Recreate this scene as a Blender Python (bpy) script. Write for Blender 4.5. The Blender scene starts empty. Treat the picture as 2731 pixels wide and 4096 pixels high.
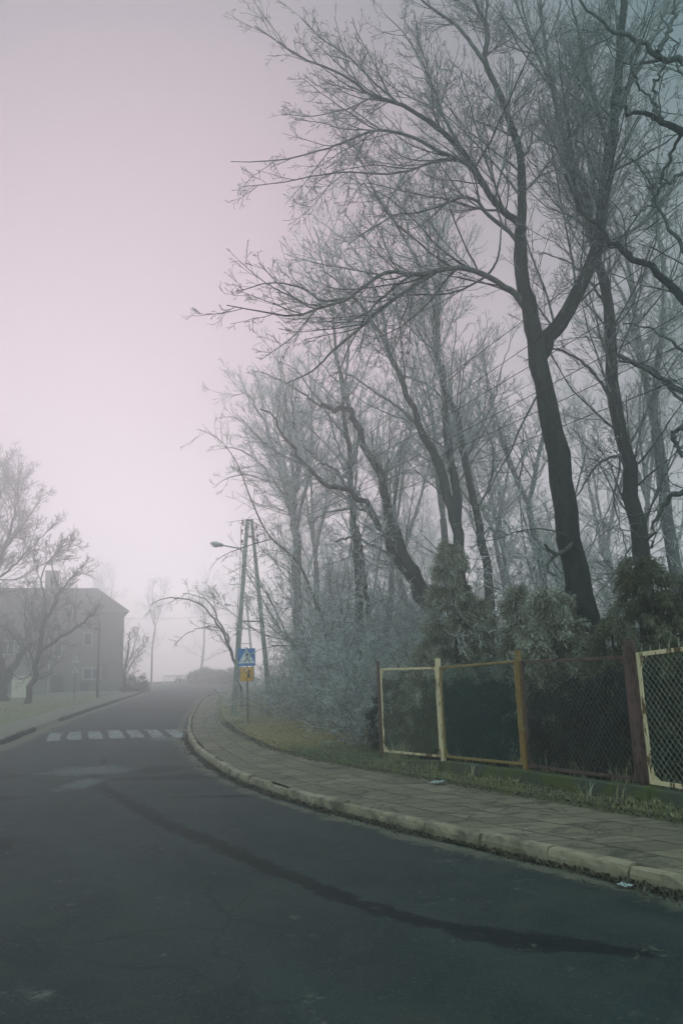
import bpy, bmesh, math, random
import numpy as np
from mathutils import Vector, Matrix
random.seed(7)
R0 = np.random.default_rng(11)
SC = bpy.context.scene
COL = SC.collection
rad = math.radians

# ------------------------------------------------------------------ camera and measuring
FPX, CH = 3186.0, 1.85
PITCH, ROLL = rad(11.8), rad(2.0)

def ray(v):                       # v: coordinates measured in a 1568 x 2352 view of the place
    x = v[0] * 1.7417 - 1365.5
    y = -(v[1] * 1.7417 - 2048)
    x2 = x * math.cos(ROLL) + y * math.sin(ROLL)
    y2 = -x * math.sin(ROLL) + y * math.cos(ROLL)
    return np.array([x2, FPX * math.cos(PITCH) - y2 * math.sin(PITCH), FPX * math.sin(PITCH) + y2 * math.cos(PITCH)])

def at(v, Y):
    d = ray(v)
    p = d / d[1] * Y
    p[2] += CH
    return p

cam = bpy.data.cameras.new("camera")
cam_o = bpy.data.objects.new("camera", cam)
COL.objects.link(cam_o)
cam.sensor_fit = 'VERTICAL'
cam.sensor_height = 36.0
cam.lens = 36.0 * FPX / 4096
cam.clip_end = 2000
cam.clip_start = 0.05
cam_o.matrix_world = Matrix.Translation((0, 0, CH)) @ Matrix.Rotation(math.pi / 2 + PITCH, 4, 'X') @ Matrix.Rotation(-ROLL, 4, 'Z')
SC.camera = cam_o

# ------------------------------------------------------------------ ground shape
def sstep(a, b, x):
    t = np.clip((np.asarray(x, float) - a) / (b - a), 0, 1)
    return t * t * (3 - 2 * t)

def prof(Y):
    Y = np.asarray(Y, float)
    return 0.021 * (np.logaddexp(0, (Y - 22) / 3.0) * 3.0 - np.logaddexp(0, (Y - 123) / 3.0) * 3.0)

YG = np.linspace(-62, 196, 2581)

def curve(pts):
    y, x = zip(*pts)
    v = np.interp(YG, y, x)
    k = np.exp(-np.linspace(-2, 2, 25) ** 2)
    k /= k.sum()
    return np.convolve(np.pad(v, 12, mode='edge'), k, 'valid')

_KR = curve([(-62, 62), (-10, 15.8), (0, 7.3), (4, 4.67), (7.1, 2.88), (8.45, 2.05), (9.95, 1.06), (11.31, .26), (12.73, -.57), (14.16, -1.28), (15.39, -1.82),
             (16.82, -2.42), (20.28, -3.52), (22.28, -4.1), (25.69, -4.98), (30.3, -5.97), (37.35, -7.24), (46.56, -8.66), (55.5, -10.0), (68.4, -11.4),
             (80, -11.8), (91, -11.4), (110, -7), (125, 2), (140, 16), (196, 80)])
_IN = curve([(-62, 66), (0, 9.2), (4, 6.8), (7, 5.3), (9.83, 3.85), (10.92, 3.3), (12.33, 2.5), (14.47, 1.4), (16.12, .5), (17.71, -.4), (21.45, -1.9),
             (27.44, -3.6), (34.35, -5.2), (44.72, -7.0), (60, -9.3), (80, -10.3), (91, -9.9), (110, -5.4), (125, 3.8), (140, 18), (196, 82)])
_LE = curve([(-62, 5), (-10, -3.5), (0, -5.6), (10, -8), (20, -10.2), (27.13, -11.5), (34, -12.8), (43.7, -14.4), (65, -17.6), (85, -20.7), (105, -21.5),
             (125, -13), (140, 2), (196, 66)])
KR = lambda Y: np.interp(Y, YG, _KR)
IN = lambda Y: np.interp(Y, YG, _IN)
LE = lambda Y: np.interp(Y, YG, _LE)

def bumps(x, y):
    return (np.sin(x * 1.3 + np.sin(y * .7) * 1.7) * np.sin(y * 1.1 + np.sin(x * .9)) * .5 + np.sin(x * 3.1 + y * 2.3) * np.sin(y * 3.7 - x * 1.9) * .25
            + np.sin(x * .31 + 1.0) * np.sin(y * .27))

def ground_z(x, y):
    x = np.asarray(x, float); y = np.asarray(y, float)
    z = prof(y)
    dr = x - IN(y); dl = LE(y) - x
    zr = .115 + .03 * sstep(.1, 2.5, dr) + .08 * sstep(.1, 2.5, dr) * sstep(16, 20, y) + .35 * sstep(2, 14, dr) * sstep(14, 24, y) + .055 * bumps(x, y) * sstep(.2, 1.5, dr)
    zl = .10 + .10 * sstep(1.8, 6, dl) + .05 * bumps(x, y) * sstep(2, 3.5, dl)
    return z + np.where(dr > 0, zr, np.where(dl > 0, zl, -.08))

# ------------------------------------------------------------------ node materials
def new_mat(name):
    m = bpy.data.materials.new(name)
    m.use_nodes = True
    nt = m.node_tree
    nt.nodes.clear()
    out = nt.nodes.new('ShaderNodeOutputMaterial')
    return m, nt, out

class NB:
    def __init__(s, nt): s.nt = nt
    def n(s, kind, ins=None, **kw):
        nd = s.nt.nodes.new(kind)
        for k, v in kw.items(): setattr(nd, k, v)
        for k, v in (ins or {}).items(): s.put(nd.inputs[k], v)
        return nd
    def put(s, sock, v):
        if hasattr(v, 'is_output'): s.nt.links.new(v, sock)
        else: sock.default_value = v
    def mix(s, f, a, b):
        nd = s.nt.nodes.new('ShaderNodeMix'); nd.data_type = 'RGBA'
        s.put(nd.inputs[0], f); s.put(nd.inputs[6], col4(a)); s.put(nd.inputs[7], col4(b))
        return nd.outputs[2]
    def math(s, op, a, b=0.0, c=0.0, clamp=False):
        nd = s.nt.nodes.new('ShaderNodeMath'); nd.operation = op; nd.use_clamp = clamp
        s.put(nd.inputs[0], a); s.put(nd.inputs[1], b); s.put(nd.inputs[2], c)
        return nd.outputs[0]
    def noise(s, scale, detail=4, rough=.6, vec=None, dist=0.0):
        nd = s.n('ShaderNodeTexNoise', {'Scale': scale, 'Detail': detail, 'Roughness': rough, 'Distortion': dist})
        if vec is not None: s.put(nd.inputs['Vector'], vec)
        return nd.outputs['Fac']
    def ramp(s, f, a, b):
        nd = s.n('ShaderNodeMapRange', {'Value': f, 'From Min': a, 'From Max': b}, clamp=True)
        nd.interpolation_type = 'SMOOTHSTEP'
        return nd.outputs[0]
    def attr(s, name): return s.n('ShaderNodeAttribute', attribute_name=name).outputs['Fac']
    def obj(s): return s.n('ShaderNodeTexCoord').outputs['Object']
    def uv(s): return s.n('ShaderNodeTexCoord').outputs['UV']
    def bump(s, h, strength=.4, dist=.02):
        return s.n('ShaderNodeBump', {'Height': h, 'Strength': strength, 'Distance': dist}).outputs[0]
    def bsdf(s, out, col, rough=.8, normal=None, metal=0.0, spec=.3):
        b = s.n('ShaderNodeBsdfPrincipled', {'Base Color': col4(col), 'Roughness': rough, 'Metallic': metal, 'Specular IOR Level': spec})
        if normal is not None: s.put(b.inputs['Normal'], normal)
        s.nt.links.new(b.outputs[0], out.inputs[0])
        return b

def col4(c):
    return c if hasattr(c, 'is_output') else (c[0], c[1], c[2], 1.0)

def mat_two(name, a, b, scale=6.0, lo=.4, hi=.6, rough=.8, bump=.3, stretch=None, spec=.3, detail=5):
    m, nt, out = new_mat(name); nb = NB(nt)
    vec = nb.obj()
    if stretch:
        mp = nb.n('ShaderNodeMapping', {'Vector': vec, 'Scale': stretch}); vec = mp.outputs[0]
    f = nb.noise(scale, detail, .65, vec)
    g = nb.noise(scale * 5, 4, .6, vec)
    c = nb.mix(nb.ramp(f, lo, hi), a, b)
    c = nb.mix(nb.math('MULTIPLY', nb.ramp(g, .35, .75), .35), c, tuple(x * .5 for x in a))
    nb.bsdf(out, c, rough, nb.bump(g, bump, .01) if bump else None, spec=spec)
    return m

def bark_mat(name, dark, light, frost, frost_amt, moss=None):
    m, nt, out = new_mat(name); nb = NB(nt)
    vec = nb.obj()
    st = nb.n('ShaderNodeMapping', {'Vector': vec, 'Scale': (1, 1, .22)}).outputs[0]
    f = nb.noise(26, 5, .7, st)
    g = nb.noise(2.2, 3, .6, vec)
    c = nb.mix(nb.ramp(f, .35, .7), dark, light)
    if moss: c = nb.mix(nb.math('MULTIPLY', nb.ramp(g, .5, .68), .6), c, moss)
    geo = nb.n('ShaderNodeNewGeometry')
    fr = nb.noise(9, 4, .7, vec)
    a = nb.math('MULTIPLY', nb.attr('frost'), frost_amt)
    k = nb.math('MULTIPLY', a, nb.ramp(fr, .25, .6), clamp=True)
    c = nb.mix(k, c, frost)
    nb.bsdf(out, c, .9, nb.bump(f, .9, .04), spec=.15)
    return m

FROST = (.68, .67, .66)
M = {}
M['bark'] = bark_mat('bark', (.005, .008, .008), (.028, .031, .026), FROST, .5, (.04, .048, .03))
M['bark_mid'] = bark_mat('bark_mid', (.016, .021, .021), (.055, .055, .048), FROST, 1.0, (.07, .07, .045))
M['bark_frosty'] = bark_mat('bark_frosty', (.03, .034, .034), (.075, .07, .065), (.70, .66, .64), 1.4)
M['bark_brown'] = bark_mat('bark_brown', (.03, .026, .024), (.07, .06, .052), FROST, .3)
M['concrete_pole'] = mat_two('concrete_pole', (.21, .22, .19), (.29, .295, .26), 2.5, .35, .65, .9, .2)
M['dark_metal'] = mat_two('dark_metal', (.03, .035, .036), (.06, .065, .066), 8, .4, .6, .6, .1)
M['grey_metal'] = mat_two('grey_metal', (.2, .22, .23), (.3, .31, .32), 9, .4, .6, .55, .1)
M['galvanised'] = mat_two('galvanised', (.10, .12, .125), (.17, .19, .195), 14, .4, .6, .5, .1)
M['wire'] = mat_two('wire', (.025, .03, .032), (.04, .045, .045), 8, .4, .6, .6, 0)
M['insulator'] = mat_two('insulator', (.06, .05, .045), (.1, .09, .08), 8, .4, .6, .35, 0)

def paint(name, base, rust, amount):
    m, nt, out = new_mat(name); nb = NB(nt)
    vec = nb.obj()
    st = nb.n('ShaderNodeMapping', {'Vector': vec, 'Scale': (1, 1, .3)}).outputs[0]
    f = nb.noise(9, 8, .75, st, .6)
    g = nb.noise(45, 4, .7, st)
    h = nb.noise(1.6, 2, .5, vec)
    k = nb.ramp(nb.math('ADD', nb.math('ADD', f, nb.math('MULTIPLY', g, .25)), nb.math('MULTIPLY', h, .35)), 1.0 - amount, 1.06 - amount)
    rc = nb.mix(nb.ramp(g, .3, .7), rust, tuple(x * .35 for x in rust))
    c = nb.mix(k, base, rc)
    nb.bsdf(out, c, .6, nb.bump(k, .4, .004), spec=.3)
    return m

M['cream_paint'] = paint('cream_paint', (.72, .54, .34), (.20, .09, .035), .17)
M['green_paint'] = paint('green_paint', (.20, .30, .22), (.34, .19, .05), .36)
M['brown_paint'] = paint('brown_paint', (.13, .068, .062), (.07, .04, .03), .2)
M['teal_paint'] = paint('teal_paint', (.24, .30, .20), (.40, .25, .09), .36)
M['chain_pale'] = mat_two('chain_pale', (.28, .29, .21), (.42, .40, .30), 8, .4, .6, .6, 0)
M['chain_teal'] = mat_two('chain_teal', (.06, .15, .15), (.11, .2, .19), 8, .4, .6, .6, 0)
M['chain_brown'] = mat_two('chain_brown', (.12, .11, .10), (.18, .16, .14), 8, .4, .6, .6, 0)
M['plinth'] = mat_two('plinth', (.075, .082, .06), (.10, .11, .03), 3.0, .45, .6, .95, .5, detail=8)

def asphalt():
    m, nt, out = new_mat('asphalt'); nb = NB(nt)
    vec = nb.obj()
    fine = nb.noise(95, 3, .75, vec)
    grain = nb.noise(34, 4, .8, vec)
    grit = nb.n('ShaderNodeTexVoronoi', {'Vector': vec, 'Scale': 38.0})
    gr = nb.n('ShaderNodeSeparateColor', {0: grit.outputs['Color']}).outputs[0]
    big = nb.noise(.30, 6, .65, vec, .8)
    midn = nb.noise(1.7, 7, .72, vec, .6)
    edge = nb.noise(6.5, 7, .8, vec, .8)
    c = nb.mix(nb.ramp(big, .36, .62), (.0075, .0155, .0168), (.021, .029, .029))
    c = nb.mix(nb.math('MULTIPLY', nb.ramp(midn, .45, .62), .7), c, (.038, .040, .034))
    c = nb.mix(nb.math('MULTIPLY', nb.attr('track'), .35), c, (.032, .042, .043))
    c = nb.mix(nb.math('MULTIPLY', nb.ramp(grain, .50, .66), .6), c, (.055, .062, .058))
    c = nb.mix(nb.math('MULTIPLY', nb.ramp(fine, .54, .68), .6), c, (.085, .095, .09))
    c = nb.mix(nb.math('MULTIPLY', nb.ramp(gr, .93, .97), nb.ramp(grit.outputs['Distance'], .35, .2)), c, (.10, .10, .092))
    brk = nb.math('ADD', nb.math('MULTIPLY', edge, .9), nb.math('MULTIPLY', midn, .9))
    brk = nb.math('MULTIPLY_ADD', nb.math('SUBTRACT', brk, .9), 2.5, .46)
    dk = nb.ramp(nb.math('SUBTRACT', nb.attr('dark'), brk), -.10, .12)
    c = nb.mix(nb.math('MULTIPLY', dk, .78), c, (.0012, .0035, .0042))
    wv = nb.n('ShaderNodeVectorMath', {0: vec, 1: nb.n('ShaderNodeVectorMath', {0: nb.n('ShaderNodeTexNoise', {'Vector': vec, 'Scale': 1.6, 'Detail': 6.0}).outputs['Color'], 1: (.9, .9, 0)}, operation='MULTIPLY').outputs[0]}, operation='ADD').outputs[0]
    cr = nb.n('ShaderNodeTexVoronoi', {'Vector': wv, 'Scale': .55}, feature='DISTANCE_TO_EDGE').outputs['Distance']
    ck = nb.math('MULTIPLY', nb.ramp(cr, .010, .003), nb.ramp(big, .44, .60))
    c = nb.mix(nb.math('MULTIPLY', ck, .5), c, (.003, .006, .007))
    pl = nb.ramp(nb.math('SUBTRACT', nb.attr('pale'), brk), -.2, .3)
    c = nb.mix(nb.math('MULTIPLY', pl, .8), c, (.095, .105, .105))
    dt = nb.ramp(nb.math('SUBTRACT', nb.attr('dirt'), brk), -.15, .3)
    c = nb.mix(nb.math('MULTIPLY', dt, .85), c, nb.mix(nb.ramp(grain, .4, .6), (.11, .095, .065), (.16, .14, .10)))
    rough = nb.math('ADD', .66, nb.math('MULTIPLY', midn, .25))
    hb = nb.math('ADD', nb.math('MULTIPLY', fine, .6), nb.math('ADD', nb.math('MULTIPLY', midn, 1.6), nb.math('MULTIPLY', grain, .9)))
    nb.bsdf(out, c, rough, nb.bump(hb, .7, .014), spec=.18)
    return m
M['asphalt'] = asphalt()

def worn_white():
    m, nt, out = new_mat('worn_white_paint'); nb = NB(nt)
    vec = nb.obj()
    f = nb.noise(2.6, 7, .75, vec, .4); g = nb.noise(60, 3, .7, vec)
    c = nb.mix(nb.ramp(f, .38, .62), (.27, .26, .255), (.03, .036, .036))
    c = nb.mix(nb.math('MULTIPLY', nb.ramp(g, .45, .7), .5), c, (.10, .105, .105))
    nb.bsdf(out, c, .75, nb.bump(g, .3, .005))
    return m
M['worn_white'] = worn_white()

def paving():
    m, nt, out = new_mat('paving_slabs'); nb = NB(nt)
    uv = nb.uv(); vec = nb.obj()
    w = nb.n('ShaderNodeTexNoise', {'Vector': vec, 'Scale': .9, 'Detail': 5.0})
    off = nb.n('ShaderNodeVectorMath', {0: w.outputs['Color'], 1: (.16, .16, 0)}, operation='MULTIPLY').outputs[0]
    uvw = nb.n('ShaderNodeVectorMath', {0: uv, 1: off}, operation='ADD').outputs[0]
    br = nb.n('ShaderNodeTexBrick', {'Vector': uvw, 'Scale': 1.0, 'Color1': (.0, 0, 0, 1), 'Color2': (1, 1, 1, 1), 'Mortar': (.5, .5, .5, 1),
                                     'Mortar Size': .018, 'Mortar Smooth': .35, 'Bias': 0.0, 'Brick Width': .52, 'Row Height': .52}, offset=.5)
    big = nb.noise(.8, 6, .7, vec, .5); fine = nb.noise(55, 4, .75, vec); midn = nb.noise(5, 6, .75, vec, .8)
    tone = nb.n('ShaderNodeSeparateColor', {0: br.outputs['Color']}).outputs[0]
    c = nb.mix(tone, (.145, .112, .078), (.25, .195, .135))
    c = nb.mix(nb.math('MULTIPLY', nb.ramp(big, .4, .7), .55), c, (.105, .084, .055))
    c = nb.mix(nb.math('MULTIPLY', nb.ramp(fine, .45, .75), .4), c, (.32, .25, .17))
    jm = nb.math('MULTIPLY', br.outputs['Fac'], nb.ramp(midn, .30, .55))
    dirt = nb.ramp(nb.math('SUBTRACT', nb.attr('dirt'), nb.math('MULTIPLY', midn, .9)), -.12, .22)
    dd = nb.ramp(nb.noise(1.9, 7, .75, vec, 1.0), .50, .62)
    k = nb.math('MAXIMUM', nb.math('MAXIMUM', jm, nb.math('MULTIPLY', dd, .8)), dirt)
    c = nb.mix(nb.math('MULTIPLY', k, .85), c, (.034, .032, .024))
    ms = nb.ramp(nb.math('SUBTRACT', nb.attr('moss'), nb.math('MULTIPLY', midn, .8)), -.1, .25)
    c = nb.mix(nb.math('MULTIPLY', ms, .8), c, (.075, .075, .018))
    h = nb.math('ADD', nb.math('MULTIPLY', br.outputs['Fac'], -1.2), nb.math('ADD', nb.math('MULTIPLY', midn, .8), nb.math('MULTIPLY', fine, .25)))
    nb.bsdf(out, c, .92, nb.bump(h, .7, .02), spec=.2)
    return m
M['paving'] = paving()
M['kerbstone'] = mat_two('kerbstone', (.32, .25, .17), (.12, .095, .064), 2.6, .42, .66, .9, .6, detail=8)
M['kerb_dark'] = mat_two('kerb_dark', (.03, .034, .03), (.06, .062, .054), 3.0, .4, .6, .95, .6, detail=8)

def soil():
    m, nt, out = new_mat('soil_and_turf'); nb = NB(nt)
    vec = nb.obj()
    a = nb.noise(.9, 6, .7, vec, .4); b = nb.noise(14, 6, .75, vec); f = nb.noise(40, 4, .8, vec)
    c = nb.mix(nb.ramp(a, .38, .62), (.10, .085, .05), (.19, .155, .08))
    c = nb.mix(nb.math('MULTIPLY', nb.ramp(b, .4, .7), .6), c, (.045, .055, .03))
    c = nb.mix(nb.math('MULTIPLY', nb.attr('frost'), nb.ramp(f, .3, .65)), c, (.40, .42, .38))
    c = nb.mix(nb.attr('path'), c, nb.mix(nb.ramp(b, .35, .65), (.19, .16, .125), (.26, .22, .175)))
    nb.bsdf(out, c, .95, nb.bump(nb.math('ADD', b, nb.math('MULTIPLY', f, .5)), .9, .06), spec=.1)
    return m
M['soil'] = soil()

def blades(name, g1, g2, dry, frost):
    m, nt, out = new_mat(name); nb = NB(nt)
    r = nb.attr('rnd'); d = nb.attr('dry'); fr = nb.attr('frost')
    c = nb.mix(r, g1, g2)
    c = nb.mix(d, c, nb.mix(r, dry, tuple(x * .6 for x in dry)))
    c = nb.mix(fr, c, frost)
    nb.bsdf(out, c, .85, spec=.2)
    return m
M['grass'] = blades('grass_blades', (.055, .09, .035), (.13, .165, .065), (.58, .40, .18), (.62, .58, .48))
M['needles'] = blades('conifer_foliage', (.036, .048, .022), (.085, .088, .038), (.19, .145, .06), (.66, .62, .52))
M['hedge'] = blades('hedge_foliage', (.006, .014, .014), (.018, .028, .023), (.06, .05, .026), (.24, .27, .27))
M['dead_leaves'] = blades('dead_leaves', (.03, .024, .015), (.06, .048, .03), (.09, .065, .035), (.2, .2, .18))

def brick_wall(name, c1, c2, mortar):
    m, nt, out = new_mat(name); nb = NB(nt)
    sp = nb.n('ShaderNodeSeparateXYZ', {0: nb.obj()})
    cb = nb.n('ShaderNodeCombineXYZ', {0: nb.math('ADD', sp.outputs[0], sp.outputs[1]), 1: sp.outputs[2]}).outputs[0]
    br = nb.n('ShaderNodeTexBrick', {'Vector': cb, 'Scale': 1.0, 'Color1': col4(c1), 'Color2': col4(c2), 'Mortar': col4(mortar), 'Mortar Size': .012,
                                     'Brick Width': .26, 'Row Height': .08})
    n = nb.noise(.7, 5, .6, nb.obj())
    c = nb.mix(nb.math('MULTIPLY', nb.ramp(n, .4, .7), .5), br.outputs['Color'], tuple(x * .6 for x in c1))
    nb.bsdf(out, c, .9, nb.bump(br.outputs['Fac'], .4, .01))
    return m
M['house_brick'] = brick_wall('house_brick', (.22, .15, .11), (.16, .12, .10), (.22, .20, .17))
M['red_brick'] = brick_wall('red_brick', (.19, .085, .06), (.14, .07, .055), (.17, .15, .13))
M['render_grey'] = mat_two('render_grey', (.13, .125, .11), (.17, .16, .14), 1.2, .4, .65, .9, .2)
M['roof_tiles'] = mat_two('roof_tiles', (.05, .04, .038), (.075, .055, .05), 3, .4, .6, .9, .4, (1, 1, 8))
M['white_frame'] = mat_two('white_frame', (.5, .51, .51), (.42, .43, .43), 4, .4, .7, .6, 0)
M['glass'] = mat_two('window_glass', (.015, .018, .02), (.025, .03, .032), 1, .4, .6, .12, 0, spec=.5)
M['door_wood'] = mat_two('door_wood', (.045, .028, .022), (.06, .04, .03), 3, .4, .6, .7, .2, (6, 6, .4))
M['cabinet_white'] = mat_two('cabinet_white', (.82, .72, .58), (.7, .62, .5), 2, .4, .65, .7, .1)
M['sign_blue'] = mat_two('sign_blue', (.01, .17, .48), (.012, .14, .40), 5, .4, .7, .45, 0)
M['sign_white'] = mat_two('sign_white', (.74, .75, .76), (.66, .68, .7), 5, .4, .7, .45, 0)
M['sign_yellow'] = mat_two('sign_yellow', (.74, .36, .02), (.62, .30, .02), 5, .4, .7, .45, 0)
M['sign_black'] = mat_two('sign_black', (.008, .010, .011), (.012, .014, .014), 5, .4, .6, .5, 0)
M['sign_red'] = mat_two('sign_red', (.34, .06, .05), (.26, .05, .045), 5, .4, .6, .5, 0)
M['sign_back'] = mat_two('sign_back', (.5, .51, .51), (.42, .43, .44), 5, .4, .6, .5, 0)
M['sticker_blue'] = mat_two('sticker_blue', (.25, .5, .62), (.3, .55, .66), 5, .4, .6, .5, 0)
M['paper'] = mat_two('paper', (.75, .76, .76), (.6, .62, .64), 9, .4, .6, .8, .2)
M['lamp_glass'] = mat_two('lamp_glass', (.35, .36, .34), (.4, .4, .38), 9, .4, .6, .3, 0)

# ------------------------------------------------------------------ object helpers
def tag(o, label=None, cat=None, group=None, kind=None):
    if label: o['label'] = label
    if cat: o['category'] = cat
    if group: o['group'] = group
    if kind: o['kind'] = kind
    return o

def empty(name, loc, label, cat, group=None, rz=0.0):
    o = bpy.data.objects.new(name, None)
    COL.objects.link(o)
    o.location = loc; o.rotation_euler = (0, 0, rz)
    o.empty_display_size = .2
    return tag(o, label, cat, group)

def mesh_obj(name, me, m, parent=None, local_to=None):
    o = bpy.data.objects.new(name, me)
    COL.objects.link(o)
    for x in (m if isinstance(m, (list, tuple)) else [m]): me.materials.append(x)
    if parent is not None: o.parent = parent
    return o

def np_mesh(name, V, F, attrs=None, smooth=False, uv=None):
    """V (n,3); F (m,k) with k = 3 or 4"""
    V = np.ascontiguousarray(V, np.float32); F = np.ascontiguousarray(F, np.int32)
    me = bpy.data.meshes.new(name)
    me.vertices.add(len(V)); me.vertices.foreach_set('co', V.ravel())
    k = F.shape[1]
    me.loops.add(F.size); me.loops.foreach_set('vertex_index', F.ravel())
    me.polygons.add(len(F))
    me.polygons.foreach_set('loop_start', np.arange(0, F.size, k, dtype=np.int32))
    me.polygons.foreach_set('loop_total', np.full(len(F), k, np.int32))
    if smooth: me.polygons.foreach_set('use_smooth', np.ones(len(F), bool))
    for nm, a in (attrs or {}).items():
        at_ = me.attributes.new(nm, 'FLOAT', 'POINT'); at_.data.foreach_set('value', np.ascontiguousarray(a, np.float32))
    if uv is not None:
        l = me.uv_layers.new(name='UVMap'); l.data.foreach_set('uv', np.ascontiguousarray(uv[F.ravel()], np.float32).ravel())
    me.update(); me.validate()
    return me

class MB:
    """collects solid pieces (bmesh) in the local space of its thing"""
    def __init__(s, origin=(0, 0, 0)):
        s.bm = bmesh.new(); s.o = Vector(origin)
    def v(s, p): return s.bm.verts.new(Vector(p) - s.o)
    def face(s, pts): return s.bm.faces.new([s.v(p) for p in pts])
    def hexa(s, b, t):                               # b, t: four bottom and four top points
        vb = [s.v(p) for p in b]; vt = [s.v(p) for p in t]
        s.bm.faces.new(vb[::-1]); s.bm.faces.new(vt)
        for i in range(4): s.bm.faces.new([vb[i], vb[(i + 1) % 4], vt[(i + 1) % 4], vt[i]])
        return s
    def box(s, lo, hi):
        (a, b, c), (d, e, f) = lo, hi
        return s.hexa([(a, b, c), (d, b, c), (d, e, c), (a, e, c)], [(a, b, f), (d, b, f), (d, e, f), (a, e, f)])
    def bar(s, a, b, w, h, side=None, w2=None, h2=None):  # square bar from a to b; w along side, h across
        a = Vector(a); b = Vector(b); t = (b - a).normalized()
        sd = Vector(side) if side is not None else Vector((0, 1, 0))
        sd = (sd - t * sd.dot(t)).normalized(); up = t.cross(sd)
        def ring(p, w, h): return [p - sd * w / 2 - up * h / 2, p + sd * w / 2 - up * h / 2, p + sd * w / 2 + up * h / 2, p - sd * w / 2 + up * h / 2]
        return s.hexa(ring(a, w, h), ring(b, w2 or w, h2 or h))
    def cyl(s, a, b, r, r2=None, k=12, cap=True):
        a = Vector(a); b = Vector(b); t = (b - a).normalized(); r2 = r if r2 is None else r2
        u = t.orthogonal().normalized(); w = t.cross(u)
        A = [s.v(a + (u * math.cos(2 * math.pi * i / k) + w * math.sin(2 * math.pi * i / k)) * r) for i in range(k)]
        B = [s.v(b + (u * math.cos(2 * math.pi * i / k) + w * math.sin(2 * math.pi * i / k)) * r2) for i in range(k)]
        for i in range(k): s.bm.faces.new([A[i], A[(i + 1) % k], B[(i + 1) % k], B[i]])
        if cap: s.bm.faces.new(A[::-1]); s.bm.faces.new(B)
        return s
    def tube(s, pts, r, k=10):
        for i in range(len(pts) - 1):
            s.cyl(pts[i], pts[i + 1], r, r, k)
        return s
    def prism(s, pts, d):                            # polygon pts pushed by vector d
        d = Vector(d)
        A = [s.v(p) for p in pts]; B = [s.v(Vector(p) + d) for p in pts]
        s.bm.faces.new(A); s.bm.faces.new(B[::-1]); n = len(A)
        for i in range(n): s.bm.faces.new([A[i], B[i], B[(i + 1) % n], A[(i + 1) % n]])
        return s
    def build(s, name, m, parent=None, bevel=0.0, smooth=False):
        bmesh.ops.recalc_face_normals(s.bm, faces=s.bm.faces[:])
        me = bpy.data.meshes.new(name); s.bm.to_mesh(me); s.bm.free()
        if smooth: me.polygons.foreach_set('use_smooth', [True] * len(me.polygons))
        o = mesh_obj(name, me, m, parent)
        if bevel:
            b = o.modifiers.new('edge', 'BEVEL'); b.width = bevel; b.segments = 2; b.limit_method = 'ANGLE'; b.angle_limit = rad(40)
        return o

def children_of(o): return [c for c in COL.objects if c.parent == o]

def copy_tree(o, parent=None):
    c = o.copy(); COL.objects.link(c); c.parent = parent
    for ch in children_of(o): copy_tree(ch, c)
    return c

# ------------------------------------------------------------------ setting: ground, road, pavement
def rows_y():
    return np.concatenate([np.arange(-60, -8, 2.0), np.arange(-8, 32, .25), np.arange(32, 64, .5), np.arange(64, 190.1, 2.0)])

def make_ground():
    ys = rows_y()
    offr = np.concatenate([[.0], [.06, .15, .3], np.arange(.5, 12, .4), np.arange(12, 30, 1.5), np.arange(30, 125, 8)])
    offl = np.concatenate([[.0], [.06, .2], np.arange(.5, 10, .5), np.arange(10, 30, 2.0), np.arange(30, 125, 8)])[::-1]
    X = []; Z = []
    for y in ys:
        xl = LE(y) - offl; xr = IN(y) + offr
        zl = ground_z(xl - 1e-6, np.full(len(xl), y)); zr = ground_z(xr + 1e-6, np.full(len(xr), y))
        zl[-1] = prof(y) - .08; zr[0] = prof(y) - .08
        x = np.concatenate([xl, xr]); z = np.concatenate([zl, zr])
        X.append(np.clip(x, -128, 128)); Z.append(z)
    X = np.array(X); Z = np.array(Z); n, m_ = X.shape
    Yv = np.repeat(ys[:, None], m_, 1)
    V = np.stack([X, Yv, Z], -1).reshape(-1, 3)
    i = np.arange(n * m_).reshape(n, m_)
    F = np.stack([i[:-1, :-1], i[:-1, 1:], i[1:, 1:], i[1:, :-1]], -1).reshape(-1, 4)
    dl = (LE(Yv) - X).ravel(); dr = (X - IN(Yv)).ravel(); yy = Yv.ravel()
    path = ((dl > .05) * (1 - sstep(1.7, 2.4, dl + .25 * np.sin(yy * .8))))
    frost = np.where(dl > 0, .5, .25 * sstep(18, 30, yy) + .05)
    me = np_mesh('ground', V, F, {'path': path, 'frost': frost}, True)
    tag(mesh_obj('ground', me, M['soil']), kind='structure')
make_ground()

def seg_dist(x, y, pts):
    d = np.full(x.shape, 1e9)
    w = np.zeros(x.shape)
    for (ax, ay, aw), (bx, by, bw) in zip(pts[:-1], pts[1:]):
        vx, vy = bx - ax, by - ay
        t = np.clip(((x - ax) * vx + (y - ay) * vy) / (vx * vx + vy * vy), 0, 1)
        q = np.hypot(x - ax - t * vx, y - ay - t * vy) / (aw + t * (bw - aw))
        d = np.minimum(d, q)
    return d

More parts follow.
